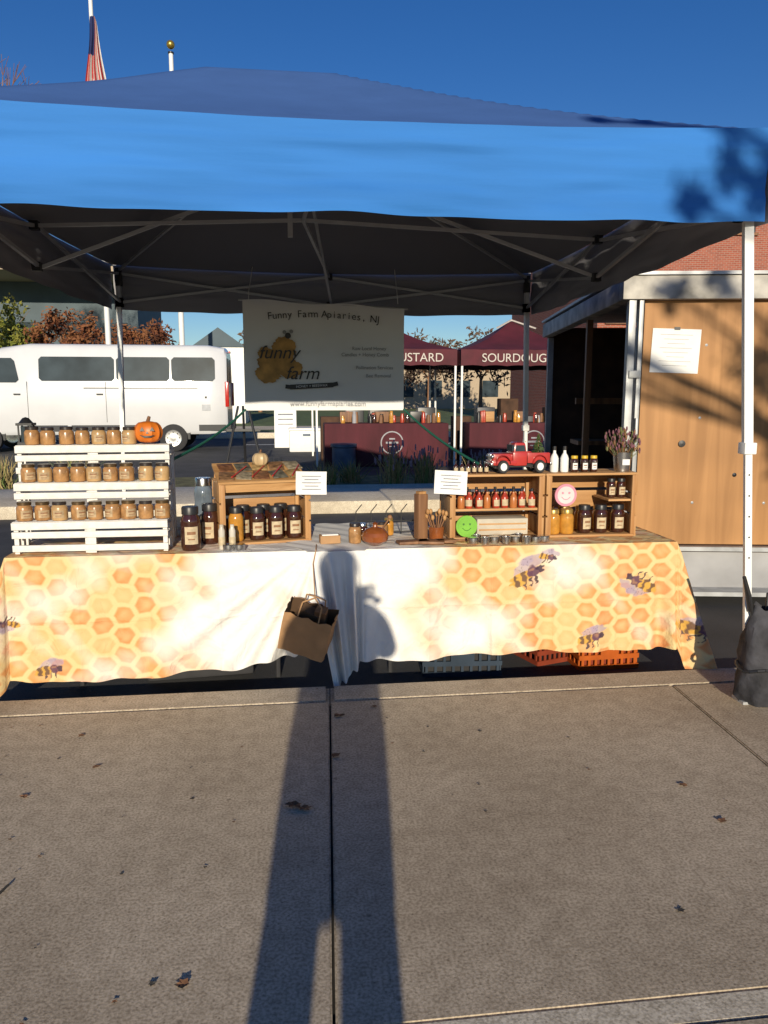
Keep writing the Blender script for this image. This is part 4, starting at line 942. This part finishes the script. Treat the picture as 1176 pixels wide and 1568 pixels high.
e=empty('low_building',(4,85,-.14)); b=B(); b.box((9,5,2.4),(30,10,4.8),M_crm); b.box((9,5,4.95),(30.6,10.6,.3),M_slate); b.make('walls',e); b=B()
for x in range(9): b.box((-4+x*3.2,-.03,2.2),(1.8,.1,1.8),M_glass)
b.make('windows',e)
e=empty('white_house',(-3.6,42,-.14)); b=B(); b.box((0,2,2.0),(2.6,4,4.0),M_white); b.add([(-1.4,-.1,4),(1.4,-.1,4),(1.4,4.1,4),(-1.4,4.1,4),(0,-.1,5),(0,4.1,5)],[(0,1,4),(2,3,5),(1,2,5,4),(3,0,4,5)],M_slate); b.box((0,-.02,2.4),(.8,.06,1.0),M_glass); b.box((0,-.05,2.4),(.05,.05,1.0),M_white); b.make('house',e)

# flagpoles
b=B(); b.tube((0,0,0),(0,0,19),.11,.06,M_white,14); b.sphere((0,0,19.1),.14,mat('gold_ball',(.6,.4,.08),.3,.8)); b.make('flagpole',None,(-6.55,30,-.14))
b=B(); b.tube((0,0,0),(0,0,15.4),.13,.09,M_white,14); b.sphere((0,0,15.75),.17,bpy.data.materials['gold_ball']); b.lathe([(.0001,0),(.12,0),(.12,.06),(.0001,.06)],(0,0,15.4),M_black); b.make('flagpole',None,(-4.55,35,-.14))
M_fr=mat('flag_red',(.40,.03,.03),.8); M_fw=mat('flag_white',(.6,.58,.55),.8); M_fb=mat('flag_blue',(.02,.03,.12),.8)
b=B(); nu=48; nv=26; P={}
for j in range(nv+1):
    t=j/nv
    for i in range(nu+1):
        s=i/nu; wd=.14+.70*t**.6; P[i,j]=(-.02+(-.12*t)+wd*(s-.30)+.05*math.sin(t*7+s*3),.10*math.sin(s*21)*(.3+t),-3.5*t-.35*s*t)
for j in range(nv):
    for i in range(nu):
        m=M_fb if (j<9 and i<26) else (M_fr if (i//4)%2==0 else M_fw)
        b.add([P[i,j],P[i+1,j],P[i+1,j+1],P[i,j+1]],[(3,2,1,0)],m)
b.make('american_flag',None,(-6.5,29.85,14.3))

# ------------------------------------------------------------ photographer standing behind the camera
ph=empty('photographer',(-.088,-.30,0)); M_skin=mat('skin',(.45,.26,.18),.5,var=.05); M_coat=mat('coat_cloth',(.05,.06,.09),.8); M_jean=mat('jeans',(.04,.06,.12),.8); M_hair=mat('hair',(.05,.03,.02),.6,var=.4,scale=60); M_shoe=mat('shoe_leather',(.03,.02,.015),.5)
def skin(name,pts,edges,rr,m,root=0,sub=2,parent=ph):
    me=bpy.data.meshes.new(name); me.from_pydata(pts,edges,[]); me.materials.append(m); o=bpy.data.objects.new(name,me); scene.collection.objects.link(o); o.parent=parent
    o.modifiers.new('skin','SKIN'); 
    for i,r in enumerate(rr): 
        sv=me.skin_vertices[0].data[i]; sv.radius=r if isinstance(r,tuple) else (r,r); sv.use_root=(i==root)
    o.modifiers['skin'].use_smooth_shade=True
    s=o.modifiers.new('sub','SUBSURF'); s.levels=sub; s.render_levels=sub; return o
pts=[(0,0,.88),(0,0,1.05),(0,0,1.22),(0,0,1.33),(0,.01,1.40),(0,.015,1.46),
 (.10,0,.80),(.105,.01,.46),(.115,-.01,.09),(-.10,0,.80),(-.105,.01,.46),(-.115,-.01,.09),
 (.17,0,1.30),(.245,.05,1.10),(.13,.20,1.22),(-.06+.12,.255,1.30),
 (-.17,0,1.30),(-.235,.05,1.10),(-.06,.20,1.22),(.03,.255,1.30)]
edges=[(0,1),(1,2),(2,3),(3,4),(4,5),(0,6),(6,7),(7,8),(0,9),(9,10),(10,11),(3,12),(12,13),(13,14),(14,15),(3,16),(16,17),(17,18),(18,19)]
rr=[(.15,.11),(.14,.10),(.155,.11),(.12,.09),.052,.05,.085,.062,.052,.085,.062,.052,.075,.058,.042,.028,.075,.058,.042,.028]
skin('body',pts,edges,rr,M_coat)
b=B(); vs=[];fs=[];n=36; prof=[(.58,.178,.14),(.70,.188,.145),(.84,.195,.145),(.95,.19,.14),(1.08,.185,.14),(1.2,.20,.14),(1.32,.185,.115),(1.37,.11,.085)]
for z,a_,c_ in prof:
    for i in range(n): t=2*math.pi*i/n; vs.append((a_*math.cos(t),c_*math.sin(t),z+.004*math.sin(7*t)))
for j in range(len(prof)-1):
    for i in range(n): fs.append((j*n+i,j*n+(i+1)%n,(j+1)*n+(i+1)%n,(j+1)*n+i))
b.add(vs,fs,M_coat); b.make('coat',ph)
for sx in (-1,1):
    skin('trouser_leg',[(sx*.098,0,.64),(sx*.104,.01,.45),(sx*.115,0,.10)],[(0,1),(1,2)],[.082,.075,.068],M_jean)
    b=B(); b.box((sx*.115,.05,.035),(.095,.27,.07),M_shoe,bev=.03); b.make('shoe',ph)
b=B(); b.sphere((0,.02,1.515),.098,M_skin,24,sc=(.80,.98,1.16)); b.sphere((0,0.0,1.545),.105,M_hair,24,sc=(.90,.98,1.0)); b.sphere((0,-.035,1.47),.085,M_hair,20,sc=(1.05,.7,1.25))
b.sphere((0,.118,1.505),.015,M_skin,10,sc=(.8,1,1.4)); b.box((0,.107,1.465),(.045,.01,.010),mat('lips',(.4,.12,.1),.5),bev=.003)
for sx in (-1,1): b.sphere((sx*.03,.103,1.53),.012,M_white,10); b.sphere((sx*.03,.113,1.53),.005,M_black,8); b.sphere((sx*.082,.015,1.51),.018,M_skin,10,sc=(.4,.8,1.3))
b.make('head',ph)
b=B(); b.box((.088,.278,1.352),(.155,.009,.076),M_black,bev=.004); b.make('phone',ph)
for sx in (-1,1):
    cx=.088+sx*.080
    skin('palm',[(cx+sx*.045,.245,1.30),(cx+sx*.03,.262,1.34)],[(0,1)],[.024,.026],M_skin)
    for k in range(4):
        z=1.318+k*.021; ln=(.8,1.,1.05,.9)[k]
        skin('finger_%d'%(k+1),[(cx+sx*.028,.270,z),(cx+sx*.018,.290,z+.002),(cx-sx*.006*ln,.2885,z+.004),(cx-sx*.022*ln,.2875,z+.004)],[(0,1),(1,2),(2,3)],[.009,.008,.007,.006],M_skin,sub=1)
    skin('thumb',[(cx+sx*.03,.252,1.318),(cx+sx*.006,.262,1.335),(cx-sx*.018,.268,1.345)],[(0,1),(1,2)],[.011,.010,.008],M_skin,sub=1)
